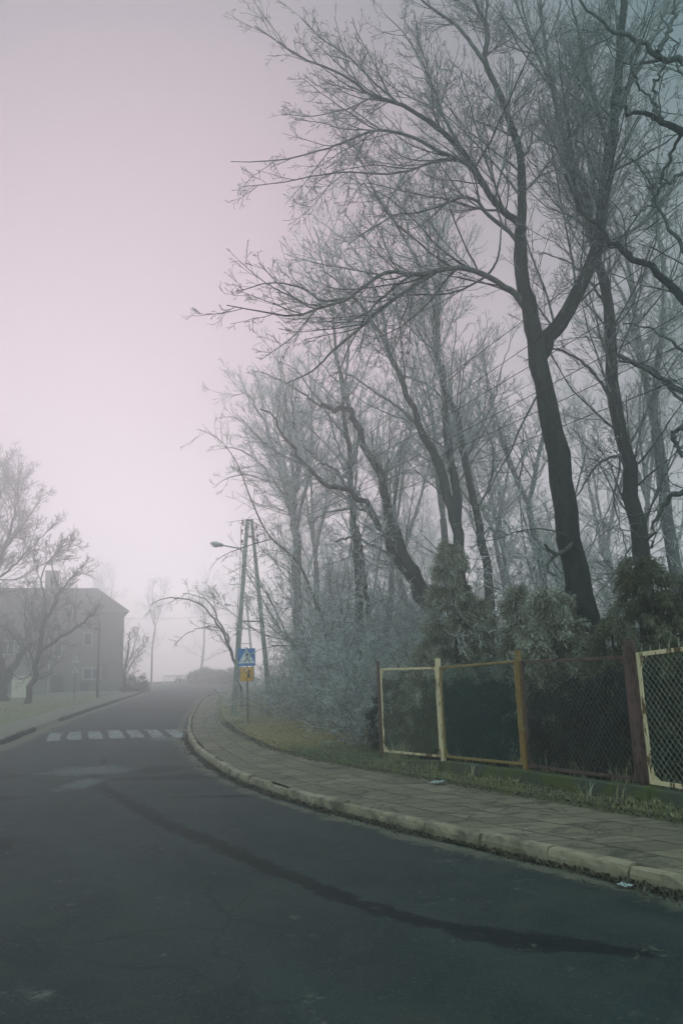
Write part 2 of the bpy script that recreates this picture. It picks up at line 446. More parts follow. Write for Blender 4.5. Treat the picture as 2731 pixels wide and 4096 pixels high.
def make_road():
    ys = np.concatenate([np.arange(-60, -4, 2.0), np.arange(-4, 34, .12), np.arange(34, 70, .5), np.arange(70, 188, 2.0)])
    m_ = 80
    t = np.linspace(0, 1, m_)
    Yv = np.repeat(ys[:, None], m_, 1)
    X = LE(Yv) + .02 + t[None] * (KR(Yv) + .03 - LE(Yv))
    w = KR(Yv) - LE(Yv)
    Z = prof(Yv) + .05 * (1 - (2 * t[None] - 1) ** 2) - .05 + .006 * bumps(X, Yv)
    V = np.stack([X, Yv, Z], -1).reshape(-1, 3)
    x, y = V[:, 0], V[:, 1]
    i = np.arange(len(ys) * m_).reshape(len(ys), m_)
    F = np.stack([i[:-1, :-1], i[:-1, 1:], i[1:, 1:], i[1:, :-1]], -1).reshape(-1, 4)
    def fall(q): return np.clip(1.25 - q * .75, 0, 1)
    def ell(cx, cy, rx, ry): return np.hypot((x - cx) / rx, (y - cy) / ry)
    seam = seg_dist(x, y, [(-6.3, 21.4, .08), (-5.4, 17.6, .10), (-4.5, 15.3, .12), (-3.5, 13.4, .16), (-2.5, 11.4, .13), (-1.5, 9.75, .16), (-.7, 8.4, .11), (.05, 7.2, .13),
                           (.6, 6.6, .12), (.95, 6.3, .16), (1.25, 6.12, .17), (1.6, 5.95, .12), (1.95, 5.78, .05)])
    dark = fall(seam)
    for e in [(-4.0, 16.9, .9, .32), (-6.6, 14.6, .75, .3), (-4.55, 10.35, .5, .3), (-2.2, 14.1, .75, .12), (-2.6, 17.2, 1.3, .4), (-8.0, 18, 1.0, .35), (-4.2, 18.6, .5, .6),
              (-1.6, 17.0, .8, .3)]:
        dark = np.maximum(dark, .95 * fall(ell(*e) * .85))
    pale = np.zeros(len(x))
    for e in [(-5.9, 18.7, .95, .8), (-5.25, 16.3, .3, .9), (-4.85, 10.3, .22, .18), (-1.0, 16.9, .5, .22), (-5.75, 27.3, .7, .8), (-6.6, 36.5, .8, .8)]:
        pale = np.maximum(pale, fall(ell(*e)))
    de = KR(y) - x; dle = x - LE(y)
    dirt = np.maximum(np.clip(1.15 - de / .55, 0, 1), np.clip(1.2 - dle / .9, 0, 1))
    dirt = np.where(de < .16, dirt * .2, dirt)
    dark = np.maximum(dark, np.clip(1.3 - np.abs(de - .06) / .1, 0, 1) * .8)
    track = np.zeros(len(x))
    for o_ in (1.1, 2.6, 4.3): track = np.maximum(track, np.clip(1 - np.abs(de - o_) / .45, 0, 1))
    me = np_mesh('road', V, F, {'track': track, 'dark': dark, 'pale': pale, 'dirt': dirt}, True)
    tag(mesh_obj('road', me, M['asphalt']), kind='structure')
make_road()

def road_z(x, y):
    t = (x - LE(y)) / (KR(y) - LE(y))
    return float(prof(y) + .05 * (1 - (2 * t - 1) ** 2) - .05)

def make_pavement():
    ys = np.concatenate([np.arange(-60, -2, 2.0), np.arange(-2, 40, .25), np.arange(40, 66, .5)])
    m_ = 14; t = np.linspace(0, 1, m_)
    Yv = np.repeat(ys[:, None], m_, 1)
    a = KR(Yv) + .19; b = IN(Yv) + .05
    X = a + (b - a) * t[None]
    Z = prof(Yv) + .086 + .02 * t[None] + .010 * bumps(X * 1.7, Yv * 1.7)
    V = np.stack([X, Yv, Z], -1)
    s = np.concatenate([[0], np.cumsum(np.hypot(np.diff(KR(ys)), np.diff(ys)))])
    nx = np.gradient(KR(ys), ys); wid = (b - a)[:, 0] / np.sqrt(1 + nx ** 2)
    uv = np.stack([np.repeat(s[:, None], m_, 1), t[None] * wid[:, None]], -1).reshape(-1, 2)
    i = np.arange(len(ys) * m_).reshape(len(ys), m_)
    F = np.stack([i[:-1, :-1], i[:-1, 1:], i[1:, 1:], i[1:, :-1]], -1).reshape(-1, 4)
    dirt = np.clip(1.0 - ((1 - t[None]) * wid[:, None]) / .55, 0, 1) * .8 + np.clip(.9 - (t[None] * wid[:, None]) / .18, 0, 1) * .6
    moss = np.clip(1.1 - np.abs((1 - t[None]) * wid[:, None] - .12) / .16, 0, 1)
    me = np_mesh('pavement', V.reshape(-1, 3), F, {'moss': moss.ravel(), 'dirt': dirt.ravel()}, True, uv)
    tag(mesh_obj('pavement', me, M['paving']), kind='structure')
make_pavement()

def kerb(edge, y0, y1, width, height, m, seed, gaps=(), side=1, step=1.0):
    rng = random.Random(seed)
    ys = np.linspace(y0, y1, 4000); xs = edge(ys)
    s = np.concatenate([[0], np.cumsum(np.hypot(np.diff(xs), np.diff(ys)))])
    mb = MB(); p = 0.0
    while p + step < s[-1]:
        ya, yb = np.interp(p + .012, s, ys), np.interp(p + step - .012, s, ys)
        p += step
        if any(g0 < ya < g1 for g0, g1 in gaps): continue
        a = Vector((float(edge(ya)), ya, float(prof(ya)))); b = Vector((float(edge(yb)), yb, float(prof(yb))))
        t = (b - a).normalized(); n = Vector((t.y, -t.x, 0)) * side
        j = [rng.uniform(-.014, .014) for _ in range(4)]
        k = n * rng.uniform(-.015, .015)
        a, b = a + k, b + k
        za, zb = height + j[0], height + j[1]
        ns = 7; rings = []
        tl = rng.uniform(-.02, .02)
        for i in range(ns + 1):
            u = i / ns; q = a + (b - a) * u; zt = za + (zb - za) * u
            e = 1.0 if 0 < i < ns else 0.0
            ch = rng.uniform(0, .03) if (not e or rng.random() < .12) else rng.uniform(0, .005)
            J = lambda w: rng.uniform(-w, w)
            prof_ = [(0, -.1), (.0 + J(.006), zt * .35), (.008 + J(.006) + ch * .5, zt - .016 - ch), (.02 + J(.006) + ch, zt + J(.004) - ch * .4), (width * .6, zt + J(.006) + tl * .6), (width, zt + J(.004) + tl), (width, -.1)]
            rings.append([mb.v(q + n * x_ + Vector((0, 0, z_))) for x_, z_ in prof_])
        for r1, r2 in zip(rings[:-1], rings[1:]):
            for i in range(6): mb.bm.faces.new([r1[i], r1[i + 1], r2[i + 1], r2[i]])
        mb.bm.faces.new(rings[0]); mb.bm.faces.new(rings[-1][::-1])
    return tag(mb.build('kerb', m, None), kind='structure')
kerb(KR, -6, 62, .135, .104, M['kerbstone'], 3)
kerb(LE, 5, 80, .16, .12, M['kerb_dark'], 5, gaps=((33.2, 38.2),), side=-1)

def crosswalk():
    mb = []
    V = []; F = []
    rng = np.random.default_rng(5)
    yc = 29.6
    tx, ty = -.235, .972
    for k in range(8):
        x0 = -10.95 + k * .72
        wd = .47
        if k == 3: wd = .5
        L = 3.7
        n = 14
        for i in range(n + 1):
            s = (i / n - .5) * L
            for e in (0, 1):
                px = x0 + .15 + e * wd + s * tx * 1.35 + rng.normal(0, .03); py = yc + s * ty + rng.normal(0, .03)
                V.append((px, py, road_z(px, py) + .006))
            if i: b = len(V) - 4; F.append((b, b + 1, b + 3, b + 2))
    me = np_mesh('crosswalk_marking', np.array(V), np.array(F))
    tag(mesh_obj('crosswalk_marking', me, M['worn_white']), kind='structure')
crosswalk()

# ------------------------------------------------------------------ branches and twigs
class Tubes:
    def __init__(s): s.items = []
    def add(s, P, Rr, k, frost=None):
        P = np.asarray(P, float); Rr = np.asarray(Rr, float)
        if P.ndim == 2: P = P[None]; Rr = Rr[None]
        if len(P) == 0: return
        fr = np.zeros(len(P)) if frost is None else np.broadcast_to(np.asarray(frost, float), (len(P),))
        s.items.append((P, Rr, k, fr))
    def mesh(s, name, origin=(0, 0, 0)):
        Vs = []; Fs = []; As = []; base = 0
        for P, Rr, k, fr in s.items:
            B, n, _ = P.shape
            T = np.gradient(P, axis=1); T /= np.linalg.norm(T, axis=2, keepdims=True) + 1e-9
            D = P[:, -1] - P[:, 0]; ax = np.argmin(np.abs(D), 1)
            ref = np.eye(3)[ax][:, None, :]
            U = np.cross(T, ref); U /= np.linalg.norm(U, axis=2, keepdims=True) + 1e-9
            W = np.cross(T, U)
            ang = np.arange(k) * 2 * np.pi / k
            V = P[:, :, None] + Rr[:, :, None, None] * (U[:, :, None] * np.cos(ang)[None, None, :, None] + W[:, :, None] * np.sin(ang)[None, None, :, None])
            if k >= 12:
                ph = np.arange(n)[None, :, None]
                rel = .05 * np.sin(ang * 5 + ph * .55) + .04 * np.sin(ang * 8 - ph * .9 + 1.3) + np.random.default_rng(B * n).normal(0, .035, (B, n, k))
                V = P[:, :, None] + (V - P[:, :, None]) * (1 + rel)[..., None]
            idx = base + np.arange(B * n * k).reshape(B, n, k); nx = np.roll(idx, -1, 2)
            F = np.stack([idx[:, :-1], nx[:, :-1], nx[:, 1:], idx[:, 1:]], -1).reshape(-1, 4)
            Vs.append(V.reshape(-1, 3)); Fs.append(F); base += B * n * k
            As.append(np.repeat(fr, n * k))
        return np_mesh(name, np.concatenate(Vs) - np.asarray(origin), np.concatenate(Fs), {'frost': np.concatenate(As)}, True)

def unit(a): return a / (np.linalg.norm(a, axis=-1, keepdims=True) + 1e-9)

def grow(S, D, L, r, n, wob, up, rng, rmin, tip=.35):
    B = len(S); P = np.zeros((B, n + 1, 3)); P[:, 0] = S; d = unit(D)
    stp = (L / n)[:, None]
    for i in range(n):
        d = unit(d + rng.normal(0, wob, (B, 3)) + np.array([0, 0, up]))
        P[:, i + 1] = P[:, i] + d * stp
    t = np.linspace(0, 1, n + 1)[None]
    Rr = np.maximum(r[:, None] * (1 - (1 - tip) * t), rmin)
    return P, Rr

def spawn(P, Rr, spacing, t0, lenf, ang, rng, lmin, lmax, ratio, rmax=.6, tp=.65):
    B, n, _ = P.shape
    seg = np.linalg.norm(np.diff(P, axis=1), axis=2); L = seg.sum(1)
    m = np.maximum(1, (L * (1 - t0) / spacing + rng.random(B)).astype(int))
    b = np.repeat(np.arange(B), m); N = len(b)
    t = t0 + (1 - t0) * rng.random(N) ** .9 * .98
    f = t * (n - 1); i = np.minimum(f.astype(int), n - 2); u = (f - i)[:, None]
    S = P[b, i] * (1 - u) + P[b, i + 1] * u
    T = unit(P[b, i + 1] - P[b, i]); rr = Rr[b, i]
    Q = unit(np.cross(T, rng.normal(0, 1, (N, 3))))
    a = np.radians(rng.normal(ang, 11, N))[:, None]
    D = T * np.cos(a) + Q * np.sin(a)
    ll = np.clip(lenf * L[b] * (1 - tp * t) * rng.uniform(.55, 1.25, N), lmin, lmax)
    r = np.minimum(rr * rmax, ratio * ll)
    return S, D, ll, r

def crown_from(tb, P, Rr, rng, levels, rmin, frost=1.0):
    """levels: list of dicts for spawn and grow; adds each level's branches to tb"""
    for q, lv in enumerate(levels):
        S, D, L, r = spawn(P, Rr, lv['sp'], lv.get('t0', .15), lv['lf'], lv.get('ang', 42), rng, lv.get('lmin', .1), lv['lmax'], lv.get('ratio', .012), tp=lv.get('tp', .65))
        r = np.maximum(r, rmin)
        P, Rr = grow(S, D, L, r, lv.get('n', 5), lv.get('wob', .13), lv.get('up', .05), rng, rmin)
        fr = np.clip(.35 + .28 * q + rng.normal(0, .26, len(P)), .05, 1.0) * frost
        tb.add(P, Rr, 5 if q == 0 else (4 if q == 1 else 3), fr)
    return P, Rr

def smooth_trace(pts, Y0, Y1, r0, r1, n=26, kink=0.0, rng=None, power=1.0):
    V = np.array([at(p, 1.0) for p in pts])          # unit-depth directions
    V[:, 2] -= CH
    c = np.concatenate([[0], np.cumsum(np.linalg.norm(np.diff(np.array(pts, float), axis=0), axis=1))]); c /= c[-1]
    Ys = Y0 + (Y1 - Y0) * c
    Pp = V * Ys[:, None]; Pp[:, 2] += CH
    # Catmull-Rom resample
    E = np.vstack([2 * Pp[0] - Pp[1], Pp, 2 * Pp[-1] - Pp[-2]])
    tt = np.linspace(0, len(Pp) - 1, n); out = []
    for t in tt:
        i = min(int(t), len(Pp) - 2); u = t - i
        a, b, c_, d = E[i], E[i + 1], E[i + 2], E[i + 3]
        out.append(.5 * ((2 * b) + (c_ - a) * u + (2 * a - 5 * b + 4 * c_ - d) * u * u + (3 * b - a - 3 * c_ + d) * u ** 3))
    out = np.array(out)
    if kink: out[1:] += rng.normal(0, kink, (n - 1, 3)) * np.array([1, 1, .6])
    Rr = r0 + (r1 - r0) * (np.linspace(0, 1, n) ** power)
    return out, Rr

def traced_tree(name, label, cat, base, trunk, limbs, levels, bark, seed, rmin=.004, group=None, frost=1.0, kink=.0, base_drop=.15):
    """trunk: traces that form the trunk mesh and stay bare; limbs: traces that carry twigs too"""
    rng = np.random.default_rng(seed)
    o = empty(name, base, label, cat, group)
    tr = Tubes(); cr = Tubes()
    bear = []
    for (pts, Y0, Y1, r0, r1, bears) in trunk + limbs:
        P, Rr = smooth_trace(pts, Y0, Y1, r0, r1, kink=kink * max(r0, .05), rng=rng)
        big = (pts, Y0, Y1, r0, r1, bears) in trunk
        if big and pts is trunk[0][0] and P[0, 2] > gz(P[0, 0], P[0, 1]) - .15:
            d0 = P[0] - P[2]; d0 /= -d0[2]; hgt = P[0, 2] - gz(P[0, 0], P[0, 1]) + .2
            n0 = P[0] + d0 * hgt * np.array([.8, .5, 1.0])
            P = np.vstack([n0, (n0 + P[0]) / 2, P]); Rr = np.concatenate([[Rr[0] * 1.25, Rr[0] * 1.1], Rr])
        tr.add(P, Rr * (1 + rng.normal(0, .03, len(Rr))), 18 if r0 > .1 else 7, .05 if r0 > .08 else .3)
        if bears: bear.append((P[-26:], Rr[-26:]))
    P = np.array([b[0] for b in bear]); Rr = np.array([b[1] for b in bear])
    crown_from(cr, P, Rr, rng, levels, rmin, frost)
    mesh_obj('trunk', tr.mesh('trunk', base), bark, o)
    mesh_obj('crown', cr.mesh('crown', base), bark, o)
    return o

LV_NEAR = [dict(sp=.25, t0=.10, lf=.45, lmax=3.0, lmin=.35, ang=38, n=9, wob=.085, up=.045, ratio=.0095),
           dict(sp=.16, t0=.10, lf=.5, lmax=1.3, lmin=.2, ang=38, n=6, wob=.085, up=.05, ratio=.009),
           dict(sp=.105, t0=.12, lf=.55, lmax=.6, lmin=.10, ang=40, n=4, wob=.11, up=.06, ratio=.009),
           dict(sp=.14, t0=.2, lf=.5, lmax=.25, lmin=.06, ang=44, n=2, wob=.11, up=.06, ratio=.01)]
LV_MID = [dict(sp=.34, t0=.12, lf=.42, lmax=3.0, lmin=.4, ang=38, n=8, wob=.085, up=.05, ratio=.0095),
          dict(sp=.24, t0=.12, lf=.5, lmax=1.5, lmin=.25, ang=38, n=5, wob=.085, up=.05, ratio=.009),
          dict(sp=.15, t0=.15, lf=.55, lmax=.75, lmin=.15, ang=40, n=3, wob=.11, up=.05, ratio=.009)]

def gz(x, y): return float(ground_z(x, y))
def on_ground(v, Y):
    p = at(v, Y); return (float(p[0]), float(p[1]), gz(p[0], p[1]))

# ------------------------------------------------------------------ the trees one can tell apart
Yh = 15.5
traced_tree('bare_tree', 'large dark forked tree behind the brown fence panel, its trunk splitting in a wide Y', 'tree', on_ground((1358, 1560), Yh),
    [([(1360, 1600), (1354, 1480), (1340, 1400), (1310, 1250), (1285, 1100), (1262, 970), (1240, 850), (1229, 780), (1214, 722), (1200, 645), (1195, 565), (1194, 520)], Yh, Yh - .3, .27, .115, False),
     ([(1240, 815), (1262, 770), (1295, 727), (1340, 645), (1368, 560), (1385, 455), (1400, 350), (1412, 250), (1422, 120), (1432, 0), (1440, -120), (1440, -220)], Yh, Yh - .8, .165, .055, True)],
    [([(1194, 530), (1199, 470), (1198, 424), (1195, 354), (1170, 276), (1145, 212), (1113, 141), (1120, 92), (1116, 57), (1089, 0), (1060, -80), (1050, -170)], Yh - .3, Yh - .1, .105, .02, True),
     ([(1113, 145), (1081, 99), (1046, 57), (1004, 28), (968, 0), (920, -40), (850, -60)], Yh - .2, Yh - .8, .05, .012, True),
     ([(1196, 530), (1182, 505), (1156, 488), (1117, 440), (1099, 405), (1060, 345), (1018, 304), (968, 269), (919, 240), (876, 226), (841, 212), (799, 177), (728, 148), (660, 110), (585, 60)], Yh - .3, Yh - 1.4, .085, .010, True),
     ([(1110, 428), (1081, 384), (1053, 368), (997, 342), (954, 318), (898, 301), (848, 303), (777, 332), (735, 346), (636, 368), (530, 372)], Yh - .5, Yh - 2.0, .055, .008, True),
     ([(1035, 362), (990, 372), (940, 392), (880, 400), (800, 395), (720, 405), (640, 420), (560, 428)], Yh - .8, Yh - 2.2, .028, .007, True),
     ([(1192, 562), (1166, 530), (1138, 509), (1110, 483), (1095, 462), (1067, 453), (1039, 460), (1010, 473), (954, 490), (912, 492), (860, 520), (800, 560)], Yh - .2, Yh - 1.6, .05, .009, True),
     ([(1060, 345), (1030, 290), (1000, 240), (985, 180), (960, 130), (930, 80), (880, 30)], Yh - .7, Yh + .6, .04, .009, True),
     ([(919, 240), (870, 200), (800, 130), (740, 90), (690, 40)], Yh - 1.2, Yh - .6, .028, .008, True),
     ([(1212, 716), (1196, 692), (1178, 670), (1150, 654), (1110, 630), (1060, 615), (1010, 621), (950, 632), (900, 624), (860, 640), (800, 685), (740, 705), (680, 725), (600, 715), (520, 700)], Yh - .2, Yh - 2.6, .08, .009, True),
     ([(1000, 624), (945, 660), (880, 705), (830, 750), (770, 800), (720, 850), (660, 880)], Yh - .9, Yh - 2.0, .05, .009, True),
     ([(940, 634), (900, 665), (860, 700), (830, 745), (800, 800), (780, 850)], Yh - 1.0, Yh - 1.2, .03, .008, True),
     ([(800, 685), (740, 690), (690, 660), (620, 650), (540, 670)], Yh - 1.6, Yh - 2.2, .03, .007, True),
     ([(1120, 632), (1140, 600), (1148, 560), (1150, 520)], Yh - .5, Yh - .7, .03, .012, False),
     ([(1368, 575), (1330, 470), (1310, 390), (1290, 290), (1262, 190), (1220, 90), (1195, 0), (1180, -80)], Yh - .4, Yh + .6, .06, .012, True),
     ([(1400, 350), (1370, 250), (1345, 160), (1330, 80), (1310, 0), (1300, -90)], Yh - .6, Yh - 1.6, .05, .012, True),
     ([(1412, 280), (1450, 190), (1490, 110), (1530, 20), (1560, -60)], Yh - .7, Yh - .2, .045, .012, True),
     ([(1322, 1235), (1300, 1262), (1280, 1272), (1262, 1264), (1250, 1250)], Yh - .2, Yh - .5, .05, .03, False),
     ([(1290, 1265), (1262, 1288), (1256, 1310), (1275, 1322)], Yh - .35, Yh - .5, .035, .02, False),
     ([(1300, 1230), (1250, 1215), (1190, 1220), (1140, 1238), (1080, 1245)], Yh - .3, Yh - 1.4, .016, .005, True),
     ([(1235, 905), (1195, 980), (1170, 1040), (1145, 1080), (1120, 1130), (1085, 1180)], Yh - .2, Yh - .6, .022, .006, True)],
    LV_NEAR, M['bark'], 21, rmin=.0042, kink=.1)

traced_tree('bare_tree', 'dark slender tree just right of the big forked tree, rising behind the bushy conifer', 'tree', on_ground((1490, 1540), 18.5),
    [([(1500, 1580), (1480, 1290), (1455, 1170), (1435, 1050), (1415, 920), (1405, 820), (1390, 720), (1370, 620), (1360, 540), (1345, 470), (1310, 370), (1285, 250), (1255, 120), (1240, 0), (1235, -80)], 18.5, 17.5, .2, .02, True)],
    [([(1408, 935), (1380, 880), (1340, 835), (1290, 805), (1255, 806), (1200, 830)], 18.3, 17.5, .05, .01, True),
     ([(1440, 1090), (1420, 1050), (1380, 1060), (1350, 1095), (1325, 1140), (1300, 1170)], 18.3, 17.4, .045, .01, True),
     ([(1448, 1130), (1490, 1090), (1540, 1050), (1590, 1000)], 18.4, 18, .03, .01, True),
     ([(1416, 815), (1450, 830), (1500, 850), (1530, 885), (1575, 930)], 18.3, 18, .06, .04, True),
     ([(1450, 1255), (1400, 1330), (1350, 1390)], 18.3, 17.6, .02, .006, True),
     ([(1430, 1010), (1420, 1080), (1410, 1150), (1425, 1210), (1440, 1270)], 18.2, 17.6, .03, .01, True),
     ([(1388, 700), (1350, 640), (1300, 600), (1240, 580)], 18, 17.8, .04, .01, True)],
    [dict(q, sp=q['sp'] * 1.5) for q in LV_NEAR], M['bark'], 22, rmin=.0048, kink=.25)

Yn = 11.5
traced_tree('twisted_tree', 'gnarled dark tree whose crooked branches hang in from the upper right edge', 'tree', (7.4, 11.0, gz(7.4, 11.0)),
    [([(1870, 1900), (1830, 1400), (1800, 1000), (1770, 600), (1760, 200), (1750, -100)], 11.0, Yn, .28, .08, False),
     ([(1790, 880), (1700, 770), (1640, 720), (1568, 680), (1500, 620), (1440, 575), (1390, 540), (1340, 480), (1300, 400)], 11.2, 12.8, .1, .02, True),
     ([(1765, 420), (1680, 330), (1620, 310), (1568, 302), (1520, 275), (1480, 262), (1440, 262), (1400, 230)], 11.2, 10.2, .085, .014, True),
     ([(1762, 260), (1680, 190), (1620, 150), (1568, 140), (1510, 118), (1470, 92), (1430, 80), (1390, 62), (1345, 20), (1320, -40)], 11.2, 9.8, .075, .012, True)],
    [([(1800, 1010), (1700, 960), (1640, 930), (1568, 905), (1520, 870), (1460, 840), (1425, 815)], 11.1, 12.2, .08, .02, True),
     ([(1815, 1260), (1700, 1150), (1620, 1120), (1568, 1130), (1520, 1160), (1500, 1210), (1495, 1260)], 11.0, 11.8, .065, .02, True),
     ([(1568, 1050), (1545, 1010), (1560, 985), (1600, 980)], 11.2, 11.2, .035, .03, False),
     ([(1560, 302), (1530, 380), (1510, 440), (1480, 480), (1440, 500)], 10.8, 11.4, .03, .008, True),
     ([(1510, 118), (1540, 60), (1550, 0), (1530, -60)], 10.3, 10.6, .04, .01, True),
     ([(1470, 92), (1450, 150), (1470, 200), (1500, 230), (1490, 290)], 10.1, 10.5, .03, .008, True),
     ([(1520, 275), (1500, 210), (1520, 160), (1560, 90)], 10.5, 10.9, .03, .01, True),
     ([(1620, 310), (1590, 230), (1570, 180), (1520, 20)], 10.8, 11.4, .04, .01, True),
     ([(1680, 780), (1610, 640), (1560, 560), (1510, 480), (1480, 400), (1430, 350)], 11.6, 12.4, .05, .01, True),
     ([(1760, 300), (1660, 240), (1580, 380), (1530, 420), (1490, 430)], 11.2, 10.8, .05, .01, True),
     ([(1700, 960), (1620, 870), (1560, 800), (1500, 760), (1430, 740)], 11.3, 12.5, .04, .01, True)],
    [dict(sp=.38, t0=.1, lf=.4, lmax=1.9, lmin=.3, ang=55, n=9, wob=.24, up=.02, ratio=.010),
     dict(sp=.24, t0=.12, lf=.5, lmax=.9, lmin=.18, ang=52, n=6, wob=.24, up=.02, ratio=.009),
     dict(sp=.14, t0=.15, lf=.55, lmax=.45, lmin=.10, ang=50, n=4, wob=.22, up=.02, ratio=.009)], M['bark'], 23, rmin=.0042, kink=.5)

g_mid = 'bare trees along the edge of the wood'
traced_tree('bare_tree', 'tall twin stemmed tree leaning left, its base behind the tallest conifer', 'tree', on_ground((1062, 1420), 25),
    [([(1068, 1460), (1052, 1240), (1035, 1150), (1000, 1050), (968, 990), (940, 915), (890, 800), (850, 730), (800, 670), (740, 620)], 25, 24.5, .19, .02, True),
     ([(1050, 1225), (1046, 1120), (1026, 1010), (1018, 900), (1003, 790), (985, 690), (940, 570), (880, 470), (840, 420)], 25, 25.2, .15, .02, True)],
    [([(968, 990), (920, 940), (860, 900), (800, 860), (760, 855)], 25, 24, .06, .012, True),
     ([(1003, 790), (1000, 680), (985, 580), (970, 480), (960, 420)], 25.2, 25.6, .06, .012, True),
     ([(890, 800), (880, 720), (850, 640), (800, 560), (720, 500)], 24.7, 25.5, .05, .012, True)],
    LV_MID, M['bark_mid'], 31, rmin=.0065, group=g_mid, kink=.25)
traced_tree('bare_tree', 'straight grey tree between the tall leaning one and the big forked tree', 'tree', on_ground((1125, 1420), 27),
    [([(1128, 1460), (1115, 1300), (1092, 1180), (1068, 1060), (1042, 950), (1015, 860), (1005, 760), (1010, 620), (1000, 480), (990, 380)], 27, 27, .16, .02, True)],
    [([(1068, 1060), (1095, 1000), (1130, 930), (1150, 850), (1180, 760)], 27, 27.5, .06, .012, True),
     ([(1042, 950), (1000, 900), (950, 870), (900, 860)], 27, 26, .05, .012, True),
     ([(1092, 1180), (1130, 1090), (1125, 1010), (1090, 940)], 27, 27, .05, .015, True)],
    LV_MID, M['bark_mid'], 32, rmin=.0065, group=g_mid, kink=.25)
traced_tree('bare_tree', 'dark leaning tree with a snapped elbow at its top, left of the large conifer', 'tree', on_ground((990, 1430), 27),
    [([(1010, 1440), (965, 1345), (930, 1290), (898, 1205), (870, 1110), (832, 1000), (812, 958), (775, 940), (735, 932)], 27, 26.6, .2, .07, True),
     ([(985, 1400), (925, 1310), (880, 1220), (850, 1170), (800, 1125), (745, 1108), (690, 1050), (650, 985), (600, 940)], 27.2, 27, .15, .03, True)],
    [([(800, 1125), (770, 1080), (735, 1060), (700, 1030)], 27, 26, .06, .02, True),
     ([(812, 958), (790, 900), (770, 820), (740, 740)], 26.7, 26.5, .06, .02, True),
     ([(905, 1280), (850, 1250), (800, 1235), (770, 1245)], 27, 26, .06, .03, True),
     ([(850, 1170), (790, 1170), (745, 1180), (715, 1200)], 27, 26.3, .04, .02, True),
     ([(735, 932), (690, 900), (640, 870), (580, 850)], 26.6, 26, .05, .012, True)],
    LV_MID, M['bark_mid'], 33, rmin=.0065, group=g_mid, kink=.5)
traced_tree('bare_tree', 'pale stemmed upright tree behind the frosted thicket, lopped branch stubs near its middle', 'tree', on_ground((825, 1430), 29),
    [([(826, 1450), (822, 1330), (818, 1240), (806, 1150), (802, 1060), (795, 980), (790, 900), (770, 800), (760, 700), (740, 600), (720, 520)], 29, 29, .15, .02, True)],
    [([(850, 1440), (838, 1330), (825, 1240), (812, 1170)], 29.3, 29.1, .09, .06, False),
     ([(798, 1010), (760, 960), (720, 900), (680, 850), (640, 830)], 29, 28.6, .06, .012, True),
     ([(790, 900), (800, 800), (790, 700), (760, 590)], 29, 29.4, .06, .012, True),
     ([(803, 1080), (780, 1030), (762, 980), (750, 900)], 29, 29, .05, .015, True),
     ([(805, 1100), (775, 1090), (745, 1075)], 29, 28.8, .045, .03, False)],
    LV_MID, M['bark_mid'], 34, rmin=.0068, group=g_mid, kink=.35)
traced_tree('bare_tree', 'pale forked tree fading into fog just right of the nearer concrete pole', 'tree', on_ground((686, 1440), 42),
    [([(688, 1450), (681, 1330), (675, 1200), (668, 1170), (650, 1110), (632, 1040), (610, 970), (580, 920), (545, 890)], 42, 42, .24, .02, True),
     ([(674, 1195), (682, 1100), (680, 1000), (670, 920), (650, 860), (640, 800)], 42, 42, .15, .02, True)],
    [([(665, 1160), (620, 1090), (580, 1050), (540, 1030), (500, 1030)], 42, 41, .09, .012, True),
     ([(655, 1120), (600, 1100), (560, 1090), (520, 1100), (490, 1120)], 42, 41, .07, .012, True),
     ([(680, 1000), (720, 940), (740, 880), (760, 830)], 42, 42, .07, .012, True),
     ([(640, 1060), (590, 1000), (540, 960), (500, 960)], 42, 42, .06, .012, True)],
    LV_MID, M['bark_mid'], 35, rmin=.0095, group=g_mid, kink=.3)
traced_tree('sapling', 'thin arching sapling bowed leftwards across the nearer concrete pole', 'tree', on_ground((760, 1560), 28),
    [([(770, 1600), (745, 1440), (720, 1370), (692, 1305), (660, 1268), (625, 1238), (600, 1200), (570, 1130), (545, 1065), (505, 1010), (455, 985)], 28, 27, .06, .008, True)],
    [([(625, 1238), (580, 1250), (530, 1268), (500, 1285), (480, 1310)], 27.7, 27, .02, .006, True),
     ([(660, 1268), (600, 1265), (560, 1300), (520, 1320)], 27.7, 27, .014, .005, True),
     ([(610, 1215), (570, 1195), (520, 1200)], 27.6, 27, .014, .005, True)],
    [dict(sp=.5, t0=.15, lf=.4, lmax=1.2, lmin=.25, ang=48, n=6, wob=.13, up=.02, ratio=.008), dict(sp=.3, t0=.15, lf=.5, lmax=.5, lmin=.1, ang=48, n=4, wob=.15, up=.02, ratio=.008)],
    M['bark_brown'], 36, rmin=.006)
traced_tree('small_tree', 'small tree arching over the far pavement left of the concrete pole', 'tree', on_ground((548, 1600), 41),
    [([(556, 1620), (549, 1560), (535, 1510), (520, 1470), (495, 1425), (470, 1398), (430, 1376), (380, 1374), (345, 1390)], 41, 40, .085, .014, True),
     ([(535, 1515), (520, 1460), (500, 1420), (480, 1385), (455, 1370), (420, 1362)], 41, 41, .07, .013, True)],
    [([(505, 1440), (470, 1440), (430, 1455), (400, 1480)], 40.7, 40, .03, .012, True),
     ([(545, 1545), (525, 1490), (500, 1455), (480, 1440)], 41, 40.5, .04, .015, True)],
    [dict(sp=.45, t0=.25, lf=.35, lmax=1.3, lmin=.3, ang=48, n=6, wob=.16, up=.0, ratio=.01), dict(sp=.22, t0=.15, lf=.5, lmax=.6, lmin=.2, ang=50, n=4, wob=.2, up=-.08, ratio=.012)],
    M['bark_mid'], 37, rmin=.009, kink=.6)

